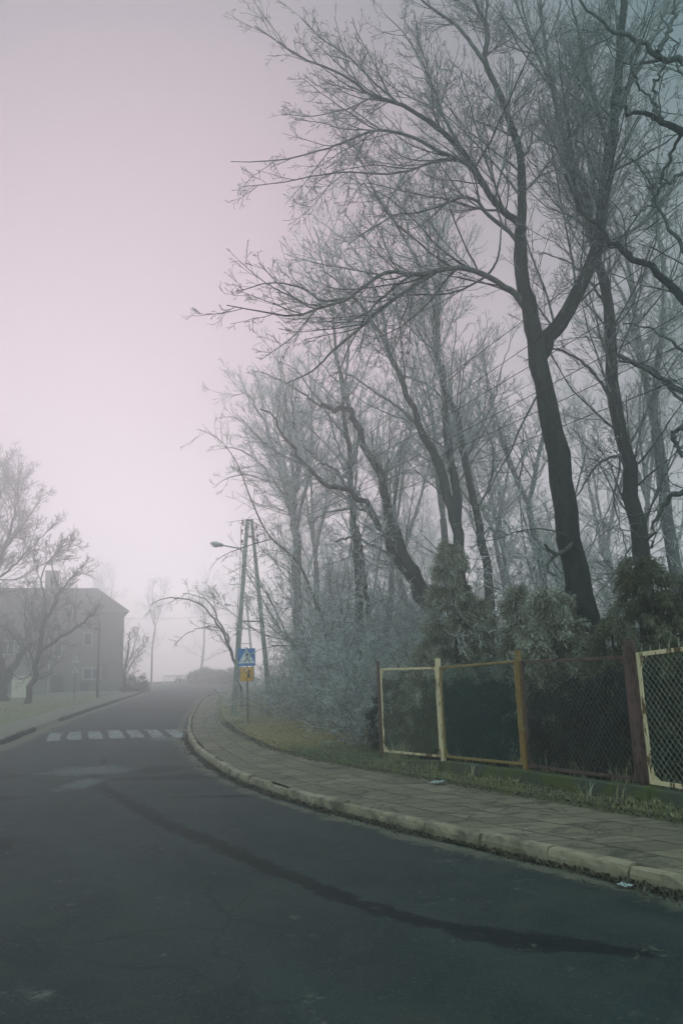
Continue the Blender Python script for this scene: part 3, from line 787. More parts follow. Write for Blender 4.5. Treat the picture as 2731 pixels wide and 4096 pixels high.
# trees on the far side of the road
LV_LEFT = [dict(q, sp=q['sp'] * .85) for q in LV_MID]
traced_tree('bare_tree', 'young leaning tree on the left verge in front of the brick house', 'tree', on_ground((64, 1625), 54),
    [([(64, 1632), (70, 1590), (78, 1546), (90, 1487), (101, 1443), (118, 1400), (138, 1360), (160, 1330), (190, 1310)], 54, 54, .22, .03, True),
     ([(88, 1500), (132, 1470), (176, 1440), (205, 1418), (233, 1386)], 54, 53.5, .12, .05, True)],
    [([(70, 1500), (40, 1470), (10, 1440), (-30, 1420)], 54, 54, .07, .02, True), ([(82, 1530), (68, 1490), (58, 1440), (60, 1380), (70, 1330)], 54, 54.5, .08, .02, True),
     ([(101, 1443), (105, 1380), (95, 1330), (110, 1290), (140, 1265), (180, 1250)], 54, 54, .08, .015, True), ([(138, 1360), (120, 1300), (130, 1268), (160, 1250), (190, 1258)], 54, 54, .05, .012, True),
     ([(176, 1440), (172, 1395), (180, 1350)], 53.7, 53.5, .04, .015, True), ([(78, 1546), (50, 1560), (25, 1545), (0, 1530)], 54, 53, .05, .02, True)],
    LV_LEFT, M['bark'], 41, rmin=.0105, kink=.4, frost=.5)
traced_tree('bare_tree', 'broad fan-crowned tree at the left edge towering above the roof ridge', 'tree', (-31.2, 60, gz(-31.2, 60)),
    [([(-75, 1640), (-70, 1500), (-60, 1420), (-30, 1350), (5, 1270), (25, 1215), (40, 1160), (45, 1110)], 60, 60, .3, .03, True),
     ([(-66, 1440), (-50, 1330), (-30, 1230), (0, 1140), (20, 1095), (10, 1060)], 60, 60, .2, .03, True)],
    [([(-30, 1350), (20, 1310), (60, 1270), (100, 1230), (140, 1190)], 60, 60, .1, .02, True), ([(5, 1270), (50, 1210), (85, 1160), (100, 1125)], 60, 60, .09, .02, True),
     ([(-40, 1290), (-60, 1200), (-50, 1110), (-40, 1070)], 60, 60, .1, .02, True), ([(-20, 1330), (40, 1330), (90, 1300), (150, 1270)], 60, 59, .06, .015, True)],
    LV_LEFT, M['bark'], 42, rmin=.0115, kink=.3, frost=.5)
traced_tree('bare_tree', 'thick dark trunk at the left edge beside the pale cabinet', 'tree', on_ground((8, 1622), 60),
    [([(2, 1640), (8, 1590), (20, 1545), (45, 1510), (70, 1480)], 60, 60, .42, .12, False), ([(12, 1560), (0, 1500), (-12, 1440), (-20, 1380)], 60, 60, .3, .06, True)],
    [([(45, 1510), (60, 1460), (85, 1420)], 60, 60, .08, .03, True)], LV_LEFT, M['bark'], 43, rmin=.011, kink=.3, frost=.5)
traced_tree('small_tree', 'small bushy tree standing at the right corner of the brick house', 'tree', on_ground((284, 1600), 78),
    [([(284, 1600), (286, 1560), (290, 1520), (296, 1480), (300, 1450)], 78, 78, .2, .05, True)],
    [([(286, 1560), (305, 1520), (325, 1490), (340, 1470)], 78, 78, .08, .02, True), ([(288, 1540), (310, 1480), (320, 1440)], 78, 78, .08, .02, True), ([(286, 1550), (275, 1500), (280, 1450)], 78, 78, .08, .02, True)],
    LV_MID, M['bark_mid'], 44, rmin=.014, kink=.3, frost=.5)

# ------------------------------------------------------------------ the wood behind: three kinds of bare tree, each one placed by hand or by chance
def wood_tree(seed, H, r0, lean, fork, spread, levels, rmin, name='wood_tree'):
    rng = np.random.default_rng(seed)
    tr = Tubes(); cr = Tubes(); P_ = []; R_ = []
    zf = H * fork
    P, Rr = grow(np.zeros((1, 3)), np.array([[lean[0], lean[1], 1.0]]), np.array([zf]), np.array([r0]), 25, .035, .03, rng, .02, .7)
    P[0, 0, 2] -= .2
    tr.add(P, Rr, 10, .15)
    top = P[0, -1]; rt = Rr[0, -1]
    nl = rng.integers(3, 5)
    a0 = rng.uniform(0, 6.28)
    S = []; D = []; L = []; r = []
    for k in range(nl):
        a = a0 + k * 6.28 / nl + rng.normal(0, .3)
        S.append(top); D.append([math.cos(a) * spread * rng.uniform(.5, 1.3), math.sin(a) * spread * rng.uniform(.5, 1.3), 1]); L.append((H - zf) * rng.uniform(.8, 1.1)); r.append(rt * rng.uniform(.6, .85))
    for k in range(5):
        t = rng.uniform(.35, .95); i = int(t * 25)
        a = rng.uniform(0, 6.28)
        S.append(P[0, i]); D.append([math.cos(a), math.sin(a), rng.uniform(.1, .7)]); L.append(H * rng.uniform(.16, .3)); r.append(rt * rng.uniform(.25, .45))
    P, Rr = grow(np.array(S), np.array(D), np.array(L), np.array(r), 25, .05, .035, rng, rmin, .12)
    tr.add(P, Rr, 7, .3)
    crown_from(cr, P, Rr, rng, levels, rmin)
    return tr.mesh('trunk'), cr.mesh('crown')

LV_FAR = [dict(sp=.38, t0=.12, lf=.42, lmax=3.2, lmin=.5, ang=44, n=7, wob=.11, up=.05, ratio=.0095),
          dict(sp=.26, t0=.12, lf=.5, lmax=1.5, lmin=.3, ang=46, n=5, wob=.14, up=.04, ratio=.009),
          dict(sp=.19, t0=.15, lf=.55, lmax=.8, lmin=.2, ang=48, n=3, wob=.15, up=.04, ratio=.009)]
kinds = [wood_tree(101, 17, .20, (-.10, 0), .45, .32, LV_FAR, .0095), wood_tree(102, 19, .24, (.03, .02), .38, .40, LV_FAR, .0095), wood_tree(103, 15, .15, (-.16, 0), .52, .35, LV_FAR, .0095),
         wood_tree(104, 18, .19, (.08, 0), .5, .28, LV_FAR, .0095)]
def wood(kind, x, y, s, rz, label, group, m=None):
    o = empty('bare_tree', (x, y, gz(x, y)), label, 'tree', group, rz)
    o.scale = (s, s, s)
    for nm, me in zip(('trunk', 'crown'), kinds[kind]):
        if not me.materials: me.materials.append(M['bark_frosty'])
        c = bpy.data.objects.new(nm, me); COL.objects.link(c); c.parent = o
    return o
g_w = 'bare trees deep in the foggy wood'
l_w = 'bare frosted tree deep in the wood, half lost in the fog among many alike'
rw = random.Random(77)
pts = []
def free(x, y, d): return all((x - a) ** 2 + (y - b) ** 2 > d * d for a, b in pts)
spots = [(9.5, 22, 0), (7.2, 27.5, 2), (11.0, 31, 3), (4.6, 33, 0), (15.5, 29, 1), (8, 38, 2), (1.5, 35, 3), (3.2, 41, 1), (-1.2, 43, 0), (13, 39, 1), (18.5, 36, 3)]
for x, y, k in spots:
    pts.append((x, y)); wood(k, x, y, rw.uniform(.85, 1.08), rw.uniform(-.5, .5), l_w, g_w)
n = 0; tries = 0
while n < 30 and tries < 5000:
    tries += 1
    y = rw.uniform(32, 112); x = float(IN(y)) + rw.uniform(3.0, 36)
    if x / y > .6 or not free(x, y, 3.0): continue
    pts.append((x, y)); n += 1
    wood(rw.randrange(4), x, y, rw.uniform(.75, 1.15), rw.uniform(-.6, .6), l_w, g_w)
for x, y, k, s in [(-22, 122, 0, 1), (-13, 128, 3, .9), (-27, 112, 2, 1), (-9, 150, 1, .9), (-34, 118, 3, 1), (-18, 140, 1, 1)]:
    wood(k, x, y, s, x, 'bare tree at the far bend of the road, barely showing through the fog', 'bare trees at the far bend')

# ------------------------------------------------------------------ frosted thicket: shrubs of many fine stems
def shrub_mesh(seed, H, W, nstem, droop, rmin=.0045):
    rng = np.random.default_rng(seed)
    tb = Tubes()
    a = rng.uniform(0, 6.28, nstem); q = rng.uniform(.15, 1, nstem)
    S = np.stack([np.cos(a) * q * .25 * W, np.sin(a) * q * .25 * W, np.full(nstem, -.1)], 1)
    D = np.stack([np.cos(a) * q * W * .5, np.sin(a) * q * W * .5, np.full(nstem, 1.0)], 1)
    P, Rr = grow(S, D, H * rng.uniform(.7, 1.15, nstem), rng.uniform(.012, .03, nstem), 10, .12, -droop, rng, rmin)
    tb.add(P, Rr, 5, .35)
    crown_from(tb, P, Rr, rng, [dict(sp=.22, t0=.1, lf=.45, lmax=1.4, lmin=.3, ang=46, n=6, wob=.2, up=-.03, ratio=.008),
                                dict(sp=.15, t0=.1, lf=.5, lmax=.7, lmin=.15, ang=48, n=4, wob=.22, up=-.03, ratio=.008),
                                dict(sp=.11, t0=.1, lf=.6, lmax=.35, lmin=.10, ang=48, n=3, wob=.2, up=.0, ratio=.012)], rmin, 1.0)
    return tb.mesh('shrub')
sk = [shrub_mesh(201, 3.4, 1.9, 15, .05), shrub_mesh(202, 2.6, 2.2, 17, .07), shrub_mesh(203, 3.9, 1.3, 13, .02), shrub_mesh(204, 1.5, 1.8, 18, .08)]
def shrub(kind, x, y, s, rz, label, group=None):
    o = bpy.data.objects.new('frosted_shrub', sk[kind]); COL.objects.link(o)
    if not sk[kind].materials: sk[kind].materials.append(M['bark_frosty'])
    o.location = (x, y, gz(x, y)); o.scale = (s, s, s * rw.uniform(.9, 1.1)); o.rotation_euler = (0, 0, rz)
    return tag(o, label, 'shrub', group)
sh = [((755, 1690), 25.5, 1, 'dense grey shrub with dark stems behind the hanging-twig shrub'), ((905, 1700), 20.2, 1, 'frosted shrub directly behind the end cream panel of the fence'),
      ((650, 1640), 33, 0, 'frost-white shrub nearest to the pedestrian sign, right beside its pole'),
      ((700, 1660), 29, 1, 'rounded frosted shrub in the middle of the thicket above the yellowed grass'),
      ((800, 1690), 23.5, 0, 'tall frosted shrub with hanging twigs, left of the end of the fence'),
      ((862, 1710), 20.5, 0, 'frosted shrub pressed against the outermost brown fence post'),
      ((838, 1722), 20.2, 3, 'low dark frosted shrub on the grass at the front of the thicket')]
for v, Y, k, lb in sh:
    p = on_ground(v, Y); shrub(k, p[0], p[1], 1.0, rw.uniform(0, 6), lb)
    pts.append((p[0], p[1]))
g_s = 'frosted shrubs of the undergrowth'
l_s = 'grey frosted shrub in the tangled undergrowth of the wood behind the front row'
n = 0; tries = 0
while n < 24 and tries < 4000:
    tries += 1
    y = rw.uniform(18.5, 62); d = rw.uniform(2.6, 17) if y > 24 else rw.uniform(3.6, 12)
    x = float(IN(y)) + d
    if x / y > .5 or not free(x, y, 1.7): continue
    pts.append((x, y)); n += 1
    shrub(rw.choice((0, 1, 2, 0, 1)), x, y, rw.uniform(.75, 1.15), rw.uniform(0, 6), l_s, g_s)

n = 0; tries = 0
while n < 15 and tries < 4000:
    tries += 1
    y = rw.uniform(20, 58); x = float(IN(y)) + rw.uniform(3.2, 15)
    if x / y > .5 or not free(x, y, 1.2): continue
    pts.append((x, y)); n += 1
    shrub(2, x, y, rw.uniform(1.4, 1.9), rw.uniform(0, 6), 'tall frosted sapling clump rising among the trunks of the wood', 'tall frosted saplings of the wood')

# ------------------------------------------------------------------ conifers and evergreen hedge
def foliage_mesh(seed, lobes, nclump, nspray, leaf, tipfrost, dry, name='crown'):
    """lobes: (x, y, z0, z1, radius, shape); foliage is many small drooping sprays grouped in clumps over each lobe"""
    rng = np.random.default_rng(seed)
    Vs = []; A = []; Dr = []; Rn = []
    for (lx, ly, z0, z1, rr, shp) in lobes:
        nc = int(nclump * rr * (z1 - z0))
        t = rng.random(nc) ** 1.15
        prof_r = rr * np.minimum(1, (1 - t) ** shp * 1.05 + .05) * np.minimum(1, .55 + t * 3)
        a = rng.uniform(0, 6.2832, nc)
        q = prof_r * rng.uniform(.2, 1.0, nc) ** .55 * 1.05
        C = np.stack([lx + np.cos(a) * q, ly + np.sin(a) * q, z0 + t * (z1 - z0)], 1)
        out = np.stack([np.cos(a), np.sin(a), np.full(nc, .25)], 1)
        csz = rng.uniform(.16, .34, nc) * (1 - .45 * t)
        cf = np.clip(rng.normal(.25, .22, nc) + .55 * t * tipfrost, 0, 1)
        cd = np.clip(rng.normal(dry, .3, nc), 0, 1)
        b = np.repeat(np.arange(nc), nspray); N = len(b)
        u = rng.random(N)[:, None]
        fd = unit(out[b] * np.array([1, 1, 0]) + np.repeat(rng.normal(0, .45, (nc, 3)), nspray, 0) + np.array([0, 0, .25]))
        S = C[b] + fd * u * csz[b][:, None] * 1.2 + np.array([0, 0, -1]) * (u ** 2) * csz[b][:, None] * .9 + rng.normal(0, 1, (N, 3)) * (csz[b][:, None] * .22 * (1.15 - .7 * u))
        D = unit(fd * .8 + rng.normal(0, .5, (N, 3)) + np.array([0, 0, -.35]))
        k = 5
        for j in range(k):
            d = unit(D + rng.normal(0, .45, (N, 3)) + np.array([0, 0, -.25]))
            L = leaf * rng.uniform(.6, 1.4, N)[:, None]; w = L * .13
            s = S + D * (j * leaf * .5)
            sd = unit(np.cross(d, rng.normal(0, 1, (N, 3))))
            m_ = s + d * L * .5
            e = s + d * L + np.array([0, 0, -1]) * L * .28
            Vs.append(np.stack([s, m_ - sd * w, e, m_ + sd * w], 1).reshape(-1, 3))
            outer = np.clip((np.hypot(e[:, 0] - lx, e[:, 1] - ly) / (prof_r[b] + .15)) - .45, 0, 1)
            f = tipfrost * np.clip(cf[b] * rng.uniform(.2, 1.1, N) + .35 * outer - .2, 0, .9)
            A.append(np.stack([f * .5, f, np.minimum(f * 1.6, 1), f], 1).ravel()); Dr.append(np.repeat(cd[b] * rng.uniform(.4, 1, N), 4)); Rn.append(np.repeat(rng.random(N), 4))
    V = np.concatenate(Vs); F = np.arange(len(V)).reshape(-1, 4)
    return np_mesh(name, V, F, {'frost': np.concatenate(A), 'dry': np.concatenate(Dr), 'rnd': np.concatenate(Rn)})

def conifer(name, x, y, lobes, label, seed, nclump=62, nspray=56, leaf=.062, tipfrost=.85, dry=.3, m='needles', group=None):
    o = empty(name, (x, y, gz(x, y)), label, 'conifer' if 'conifer' in name else 'hedge', group)
    tb = Tubes()
    for (lx, ly, z0, z1, rr, shp) in lobes:
        tb.add(np.array([[lx, ly, -.1 + (z1) * i / 7] for i in range(8)]), np.linspace(.07, .012, 8), 6)
    mesh_obj('trunk', tb.mesh('trunk'), M['bark_brown'], o)
    mesh_obj('crown', foliage_mesh(seed, lobes, nclump, nspray, leaf, tipfrost, dry), M[m], o)
    return o

def zat(v, Y, base): return float(at(v, Y)[2]) - base
p = on_ground((1055, 1600), 18.6); b = p[2]
zt = zat((1050, 1245), 18.6, b)
conifer('conifer', p[0], p[1], [(0, 0, .3, zt, .95, .8), (.62, .15, .3, zt * .70, .75, .8), (-.75, -.1, .2, zt * .50, .62, .8), (.15, -.35, .3, zt * .62, .8, .8)],
        'tallest frosted conifer, greyish green with a narrow tip, behind the second fence panel', 301)
p = on_ground((1197, 1560), 17.4); zt = zat((1197, 1355), 17.4, p[2])
conifer('conifer', p[0], p[1], [(0, 0, .3, zt, .5, .8)], 'slim small conifer squeezed between the tallest and the frost-tipped one', 302, tipfrost=.8)
p = on_ground((1285, 1590), 15.0); zt = zat((1285, 1340), 15.0, p[2])
conifer('conifer', p[0], p[1], [(0, 0, .2, zt, .85, .75), (-.45, -.1, .2, zt * .74, .6, .8), (.4, .1, .2, zt * .72, .55, .8)],
        'frost-tipped conifer leaning against the forked tree trunk', 303)
p = on_ground((1500, 1590), 13.4); zt = zat((1500, 1285), 13.4, p[2])
conifer('conifer', p[0], p[1], [(0, 0, .2, zt, 1.0, .6), (-.55, .1, .2, zt * .72, .7, .7), (.7, .1, .2, zt * .9, .9, .6), (.1, -.4, .1, zt * .6, .9, .7)],
        'broad dark green conifer behind the thick brown fence post at the right', 304, tipfrost=.35, dry=.2)
hd = [(965, 19.0, .7, 1.7, .5, 'pale brownish evergreen bush behind the first cream fence panel'), (1040, 18.0, .75, 1.65, .4, 'evergreen bush between the first and second fence panels'),
      (1120, 16.9, .9, 1.6, .15, 'dark evergreen bush filling the green-framed fence panel'), (1210, 15.6, .9, 1.55, .15, 'dark evergreen bush behind the rusty yellow post'),
      (1310, 14.5, .9, 1.6, .12, 'dark evergreen bush in the middle of the brown fence panel'), (1420, 13.5, .9, 1.65, .1, 'dark evergreen bush just left of the thick brown post'),
      (1550, 12.4, .95, 1.75, .05, 'black-green evergreen bush behind the cream panel at the right edge')]
for i, (vx, Y, rr, h, dr, lb) in enumerate(hd):
    p = on_ground((vx, 1650), Y)
    conifer('evergreen_bush', p[0], p[1], [(0, 0, .0, h, rr, .35), (rr * .8, -.3, .0, h * .85, rr * .8, .35), (-rr * .7, .3, 0, h * .9, rr * .8, .35)], lb, 320 + i, 55, 60, .07, .12 if i else .3, dr, 'hedge', 'evergreen bushes behind the fence')


# ------------------------------------------------------------------ fence
FD = Vector((3.84, 11.0)); FS = Vector((-.4266, .9044))
def fence_xy(k): q = FD + FS * 2.47 * k; return q.x, q.y      # k = 0 thick brown post, 1 yellow-green, 2 cream, 3 outermost; -1 nearer, out of frame
def fpt(k, z): x, y = fence_xy(k); return Vector((x, y, z))
def z_of(vy, vx, k): x, y = fence_xy(k); return float(at((vx, vy), y)[2])
side = Vector((FS.x, FS.y, 0)); nrm = Vector((-FS.y, FS.x, 0))   # along the fence (away); towards the road
posts = {0: (z_of(1803, 1470, 0), z_of(1471, 1447, 0)), 1: (z_of(1768, 1193, 1), z_of(1495, 1177, 1)), 2: (z_of(1744, 1018, 2), z_of(1512, 1015, 2)), 3: (z_of(1741, 880, 3), z_of(1518, 873, 3))}
posts[-1] = (posts[0][0] - .02, posts[0][1])
fx, fy = fence_xy(1.5)
fence = empty('fence', (fx, fy, gz(fx, fy)), 'rusty chain link fence of mismatched framed panels on a low mossy concrete base', 'fence')
FO = fence.location
rf = random.Random(9)
pm = {0: ('brown_paint', .13, 'thick brown painted post'), 1: ('green_paint', .085, 'post with peeling green and yellow paint'), 2: ('cream_paint', .085, 'cream post streaked with rust'),
      3: ('brown_paint', .06, 'thin brown end post'), -1: ('cream_paint', .09, None)}
for k, (zb, zt) in posts.items():
    m, wd, lb = pm[k]
    mb = MB(FO); b = fpt(k, zb - .1); t = fpt(k, zt)
    mb.bar(b, t, wd, wd * .9, side)
    if k == 0:
        mb.bar(t - Vector((0, 0, .0)), t + Vector((0, 0, .03)), wd * .5, wd * .5, side)
        mb.bar(b - side * .075 - nrm * 0.01, t - side * .075 - nrm * .01 + Vector((0, 0, -.13)), .05, .05, side)
    o = mb.build('post', M[m], fence, .006)
    if lb: o['label'] = lb
# low base wall, in pieces between the posts
for k in (-1, 0, 1, 2):
    a = fpt(k + .015, 0); b = fpt(k + .985, 0)
    za = posts[k][0] - .02; zb = posts[k + 1][0] - .02
    mb = MB(FO)
    q = nrm * .09
    mb.hexa([a - q + Vector((0, 0, za - .75)), b - q + Vector((0, 0, zb - .75)), b + q + Vector((0, 0, zb - .75)), a + q + Vector((0, 0, za - .75))],
            [a - q + Vector((0, 0, za)), b - q + Vector((0, 0, zb)), b + q + Vector((0, 0, zb)), a + q + Vector((0, 0, za))])
    mb.build('base_wall', M['plinth'], fence, .012)
for k in (0, 1):
    c = fpt(k, posts[k][0])
    mb = MB(FO)
    mb.bar(c + nrm * .03 - Vector((0, 0, .7)), c + nrm * .03 + Vector((0, 0, .005)), .34, .26, side)
    mb.build('base_block', M['plinth'], fence, .015)

def panel(k, m, wire_m, zb0, zb1, zt0, zt1, in0, in1, lab, spikes, sp_m, bar=.05, cell=.088, wire=.0027, off=.0):
    """panel between post k (near, 0) and post k + 1 (far, 1); in0, in1: gaps from the posts along the fence"""
    a0 = fpt(k, 0) + side * in0 + nrm * off; a1 = fpt(k + 1, 0) - side * in1 + nrm * off
    A = a0 + Vector((0, 0, zb0)); B = a1 + Vector((0, 0, zb1)); C = a1 + Vector((0, 0, zt1)); D = a0 + Vector((0, 0, zt0))
    mb = MB(FO); d = .03
    mb.bar(A - side * bar / 2, B + side * bar / 2, d, bar, nrm); mb.bar(D - side * bar / 2, C + side * bar / 2, d, bar, nrm)
    up = Vector((0, 0, bar / 2))
    mb.bar(A + up, D - up, d - .003, bar, nrm); mb.bar(B + up, C - up, d - .003, bar, nrm)
    fr = mb.build('panel_frame', M[m], fence, .004)
    if lab: fr['label'] = lab
    g = .2
    for P, e, u in ((A, 1, 1), (B, -1, 1), (C, -1, -1), (D, 1, -1)):
        mb = MB(FO); q = P - nrm * .012 + side * e * bar * .45 + Vector((0, 0, u * bar * .45))
        mb.prism([q, q + side * e * g * .62, q + side * e * g * .16 + Vector((0, 0, u * g * .34)), q + Vector((0, 0, u * g))], nrm * .009)
        gp = mb.build('corner_plate', M[m], fence); gp.parent = fr
    # chain link: two families of slanting wires
    tb = Tubes(); W = (a1 - a0).length
    rng = np.random.default_rng(50 + k)
    def P_(u, v):
        v_ = v
        lo = A + (B - A) * u; hi = D + (C - D) * u
        return lo + (hi - lo) * v
    Hm = ((zt0 - zb0) + (zt1 - zb1)) / 2
    slope = 1.25
    for sgn in (1, -1):
        for s in np.arange(-Hm / slope, W + Hm / slope, cell):
            pts_ = []
            v0, v1 = 0.0, 1.0
            ux = lambda v: (s + sgn * v * Hm / slope) / W
            c = []
            for v in np.linspace(0, 1, 25):
                u = ux(v)
                if 0 <= u <= 1: c.append((u, v))
            if len(c) < 2: continue
            c = np.array(c)[np.linspace(0, len(c) - 1, 8).astype(int)]
            sag = lambda u, v: .02 * math.sin(u * 9 + k) * math.sin(v * 7)
            tb.add(np.array([P_(u, v) + nrm * (.008 * sgn * .3 + sag(u, v)) for u, v in c]), np.full(8, wire), 3)
    wm = mesh_obj('wire_mesh', tb.mesh('wire_mesh', FO), M[wire_m], fr)
    for i in range(spikes):
        u = (i + .6) / spikes
        p = D + (C - D) * u + Vector((0, 0, bar / 2 - .01))
        mb = MB(FO)
        mb.cyl(p, p + Vector((0, 0, rf.uniform(.09, .13))) + side * rf.uniform(-.035, .035) + nrm * rf.uniform(-.02, .02), .005, .0035, 6)
        sp = mb.build('spike', M[sp_m], fr)
    return fr
def dz(k): return posts[k][0], posts[k][1]
panel(2, 'cream_paint', 'chain_pale', posts[2][0] + .05, z_of(1723, 900, 3), z_of(1534, 1005, 2), z_of(1537, 888, 3), .09, .12, 'cream framed fence panel at the far end', 9, 'chain_pale', .045)
panel(1, 'teal_paint', 'chain_teal', posts[1][0] + .08, posts[2][0] + .06, z_of(1519, 1165, 1), z_of(1533, 1030, 2), .09, .08, 'panel with thin green rusty frame', 11, 'chain_teal', .042)
panel(0, 'brown_paint', 'chain_brown', posts[0][0] + .06, posts[1][0] + .06, z_of(1510, 1430, 0), z_of(1521, 1188, 1), .11, .09, 'dull brown framed fence panel', 0, 'chain_brown', .045)
panel(-1, 'cream_paint', 'chain_pale', posts[0][0] + .02, posts[0][0] + .05, posts[0][1] - .08, z_of(1504, 1463, 0), .1, .14, 'cream framed fence panel at the near end', 14, 'chain_pale', .055)

# ------------------------------------------------------------------ pedestrian crossing sign
sgx, sgy, sgz = on_ground((570, 1663), 29.6)
sg = empty('road_sign', (sgx, sgy, sgz), 'blue pedestrian crossing sign with a yellow plate below, on a grey pole', 'road sign')
SO = sg.location
u_ = 29.6 / FPX * .2551                                   # metres per measured unit on the sign
zc = float(at(((900 + 342 * .2551) / 1.7417, (2500 + 506 * .2551) / 1.7417), 29.6)[2])
xc = float(at(((900 + 342 * .2551) / 1.7417, (2500 + 506 * .2551) / 1.7417), 29.6)[0])
yc = sgy - .05
def sp(a, b, y): return Vector((xc + (a - 342) * u_ * .999, y, zc - (b - 506) * u_ + (a - 342) * u_ * .0))
MB(SO).cyl((sgx, sgy, sgz - .1), (xc + .0, sgy, zc + 150 * u_), .032, .032, 14).build('pole', M['galvanised'], sg, smooth=True)
for dz_ in (90, -90, -250): MB(SO).box((xc - .05, sgy - .04, zc + dz_ * u_ - .015), (xc + .05, sgy + .036, zc + dz_ * u_ + .015)).build('clamp', M['dark_metal'], sg)
bp = MB(SO).box((xc - 133 * u_, yc, zc - 133 * u_), (xc + 133 * u_, yc + .006, zc + 133 * u_)).build('crossing_plate', M['sign_blue'], sg, .004)
def flat(polys, y, name, m, par):
    mb = MB(SO)
    for pl in polys: mb.prism([sp(a, b, y) for a, b in pl], (0, .0025, 0))
    o = mb.build(name, M[m], par); return o
def disc(cx, cy, r, n=18, ry=None): return [(cx + r * math.cos(6.2832 * i / n), cy + (ry or r) * math.sin(6.2832 * i / n)) for i in range(n)]
flat([[(342, 380), (470, 598), (214, 598)]], yc - .003, 'white_triangle', 'sign_white', bp)
flat([disc(338, 422, 11), [(328, 448), (345, 440), (358, 452), (362, 490), (356, 512), (338, 512), (340, 480)], [(330, 450), (342, 452), (334, 474), (312, 500), (306, 494), (324, 468)],
      [(352, 446), (372, 462), (386, 488), (383, 512), (375, 510), (376, 490), (364, 472), (352, 462)], [(340, 506), (354, 510), (342, 548), (324, 584), (310, 584), (296, 586), (296, 580), (312, 574), (328, 544)],
      [(346, 510), (358, 505), (372, 538), (392, 570), (402, 578), (400, 584), (382, 586), (382, 578), (362, 548)], ], yc - .006, 'walking_figure', 'sign_black', bp)
flat([[(244, 558), (322, 555), (322, 561), (244, 565)], [(372, 552), (446, 549), (446, 555), (374, 558)]], yc - .0055, 'crossing_lines', 'sign_black', bp)
yp = flat([[(238, 655), (446, 655), (446, 866), (238, 866)]], yc, 'school_plate', 'sign_black', sg)
flat([[(243, 660), (441, 660), (441, 861), (243, 861)]], yc - .003, 'yellow_face', 'sign_yellow', yp)
flat([disc(373, 712, 17), [(388, 716), (396, 708), (408, 712), (404, 720), (410, 730), (396, 728), (386, 726)], [(364, 728), (380, 728), (392, 775), (398, 806), (344, 806), (356, 770)],
      [(364, 736), (366, 746), (340, 752), (322, 756), (320, 749), (340, 744)], [(350, 804), (364, 804), (350, 826), (334, 846), (326, 846), (326, 838), (338, 826)], [(380, 804), (394, 804), (404, 830), (408, 836), (404, 838), (396, 832)]],
     yc - .006, 'girl_figure', 'sign_black', yp)
flat([[(316, 726), (321, 724), (328, 754), (323, 756)]], yc - .0055, 'lollipop_stick', 'sign_black', yp)
flat([disc(312, 700, 36, 14, 18)], yc - .005, 'white_sticker', 'sign_white', yp)
flat([disc(307, 702, 19)], yc - .008, 'lollipop', 'sign_red', yp)
flat([disc(279, 766, 12)], yc - .006, 'small_sticker', 'sticker_blue', yp)

# ------------------------------------------------------------------ A-shaped concrete poles with a lamp
YP = 36.0
def z3(a, b): return ((700 + a * .4677) / 1.7417, (1900 + b * .4677) / 1.7417)
def pq(a, b, Y=YP): return Vector(at(z3(a, b), Y))
base = pq(495, 2060); bx, by = base.x, base.y
pole = empty('utility_pole', (bx, by, gz(bx, by)), 'tall A-shaped concrete pole with a street lamp arm, nearest to the pedestrian sign', 'utility pole', 'A-shaped concrete poles with lamps')
PO = pole.location
la = Vector((bx, by, gz(bx, by) - .3)); lt = pq(620, 378)
rb = pq(822, 1875, YP + .6); rb.z = gz(rb.x, rb.y) - .4; rt = pq(655, 378, YP + .15)
MB(PO).bar(la, lt, .24, .20, (1, 0, 0), .15, .15).build('leg', M['concrete_pole'], pole, .015)
MB(PO).bar(rb, rt, .22, .20, (1, 0, 0), .14, .15).build('leg', M['concrete_pole'], pole, .015)
MB(PO).bar(pq(612, 384), pq(665, 388, YP + .1), .12, .07, (0, 1, 0)).build('cap_bar', M['concrete_pole'], pole)
MB(PO).bar(pq(610, 526), pq(668, 526, YP + .1), .10, .08, (0, 1, 0)).build('cross_bar', M['concrete_pole'], pole)
MB(PO).bar(pq(545, 1251), pq(745, 1251, YP + .3), .07, .06, (0, 1, 0)).build('cross_bar', M['dark_metal'], pole)
ins = []
for a, b in ((578, 415), (573, 492), (574, 582), (696, 456), (704, 533), (706, 575)):
    c = pq(a, b, YP - .05)
    mb = MB(PO); leg_x = pq(610 if a < 640 else 668 + (b - 378) * .08, b, YP).x
    mb.cyl(c + Vector((0, 0, -.07)), (leg_x, c.y, c.z - .07), .014, k=6)
    mb.cyl(c + Vector((0, 0, -.1)), c + Vector((0, 0, .02)), .02, k=6)
    hk = mb.build('bracket', M['dark_metal'], pole)
    mb = MB(PO)
    for q in range(3): mb.cyl(c + Vector((0, 0, .02 + q * .045)), c + Vector((0, 0, .06 + q * .045)), .065 - q * .008, .045, 10)
    mb.build('insulator', M['insulator'], hk, smooth=False)
    ins.append(c + Vector((0, 0, .08)))
arm = [pq(583, 740), pq(583, 665), pq(574, 640), pq(550, 628), pq(410, 602)]
MB(PO).tube(arm, .035, 10).build('lamp_arm', M['grey_metal'], pole, smooth=True)
h0 = pq(410, 602); h1 = pq(304, 582)
ax = (h1 - h0); n_ = ax.normalized(); upv = Vector((0, 0, 1)) - n_ * n_.z; upv.normalize(); sdv = n_.cross(upv)
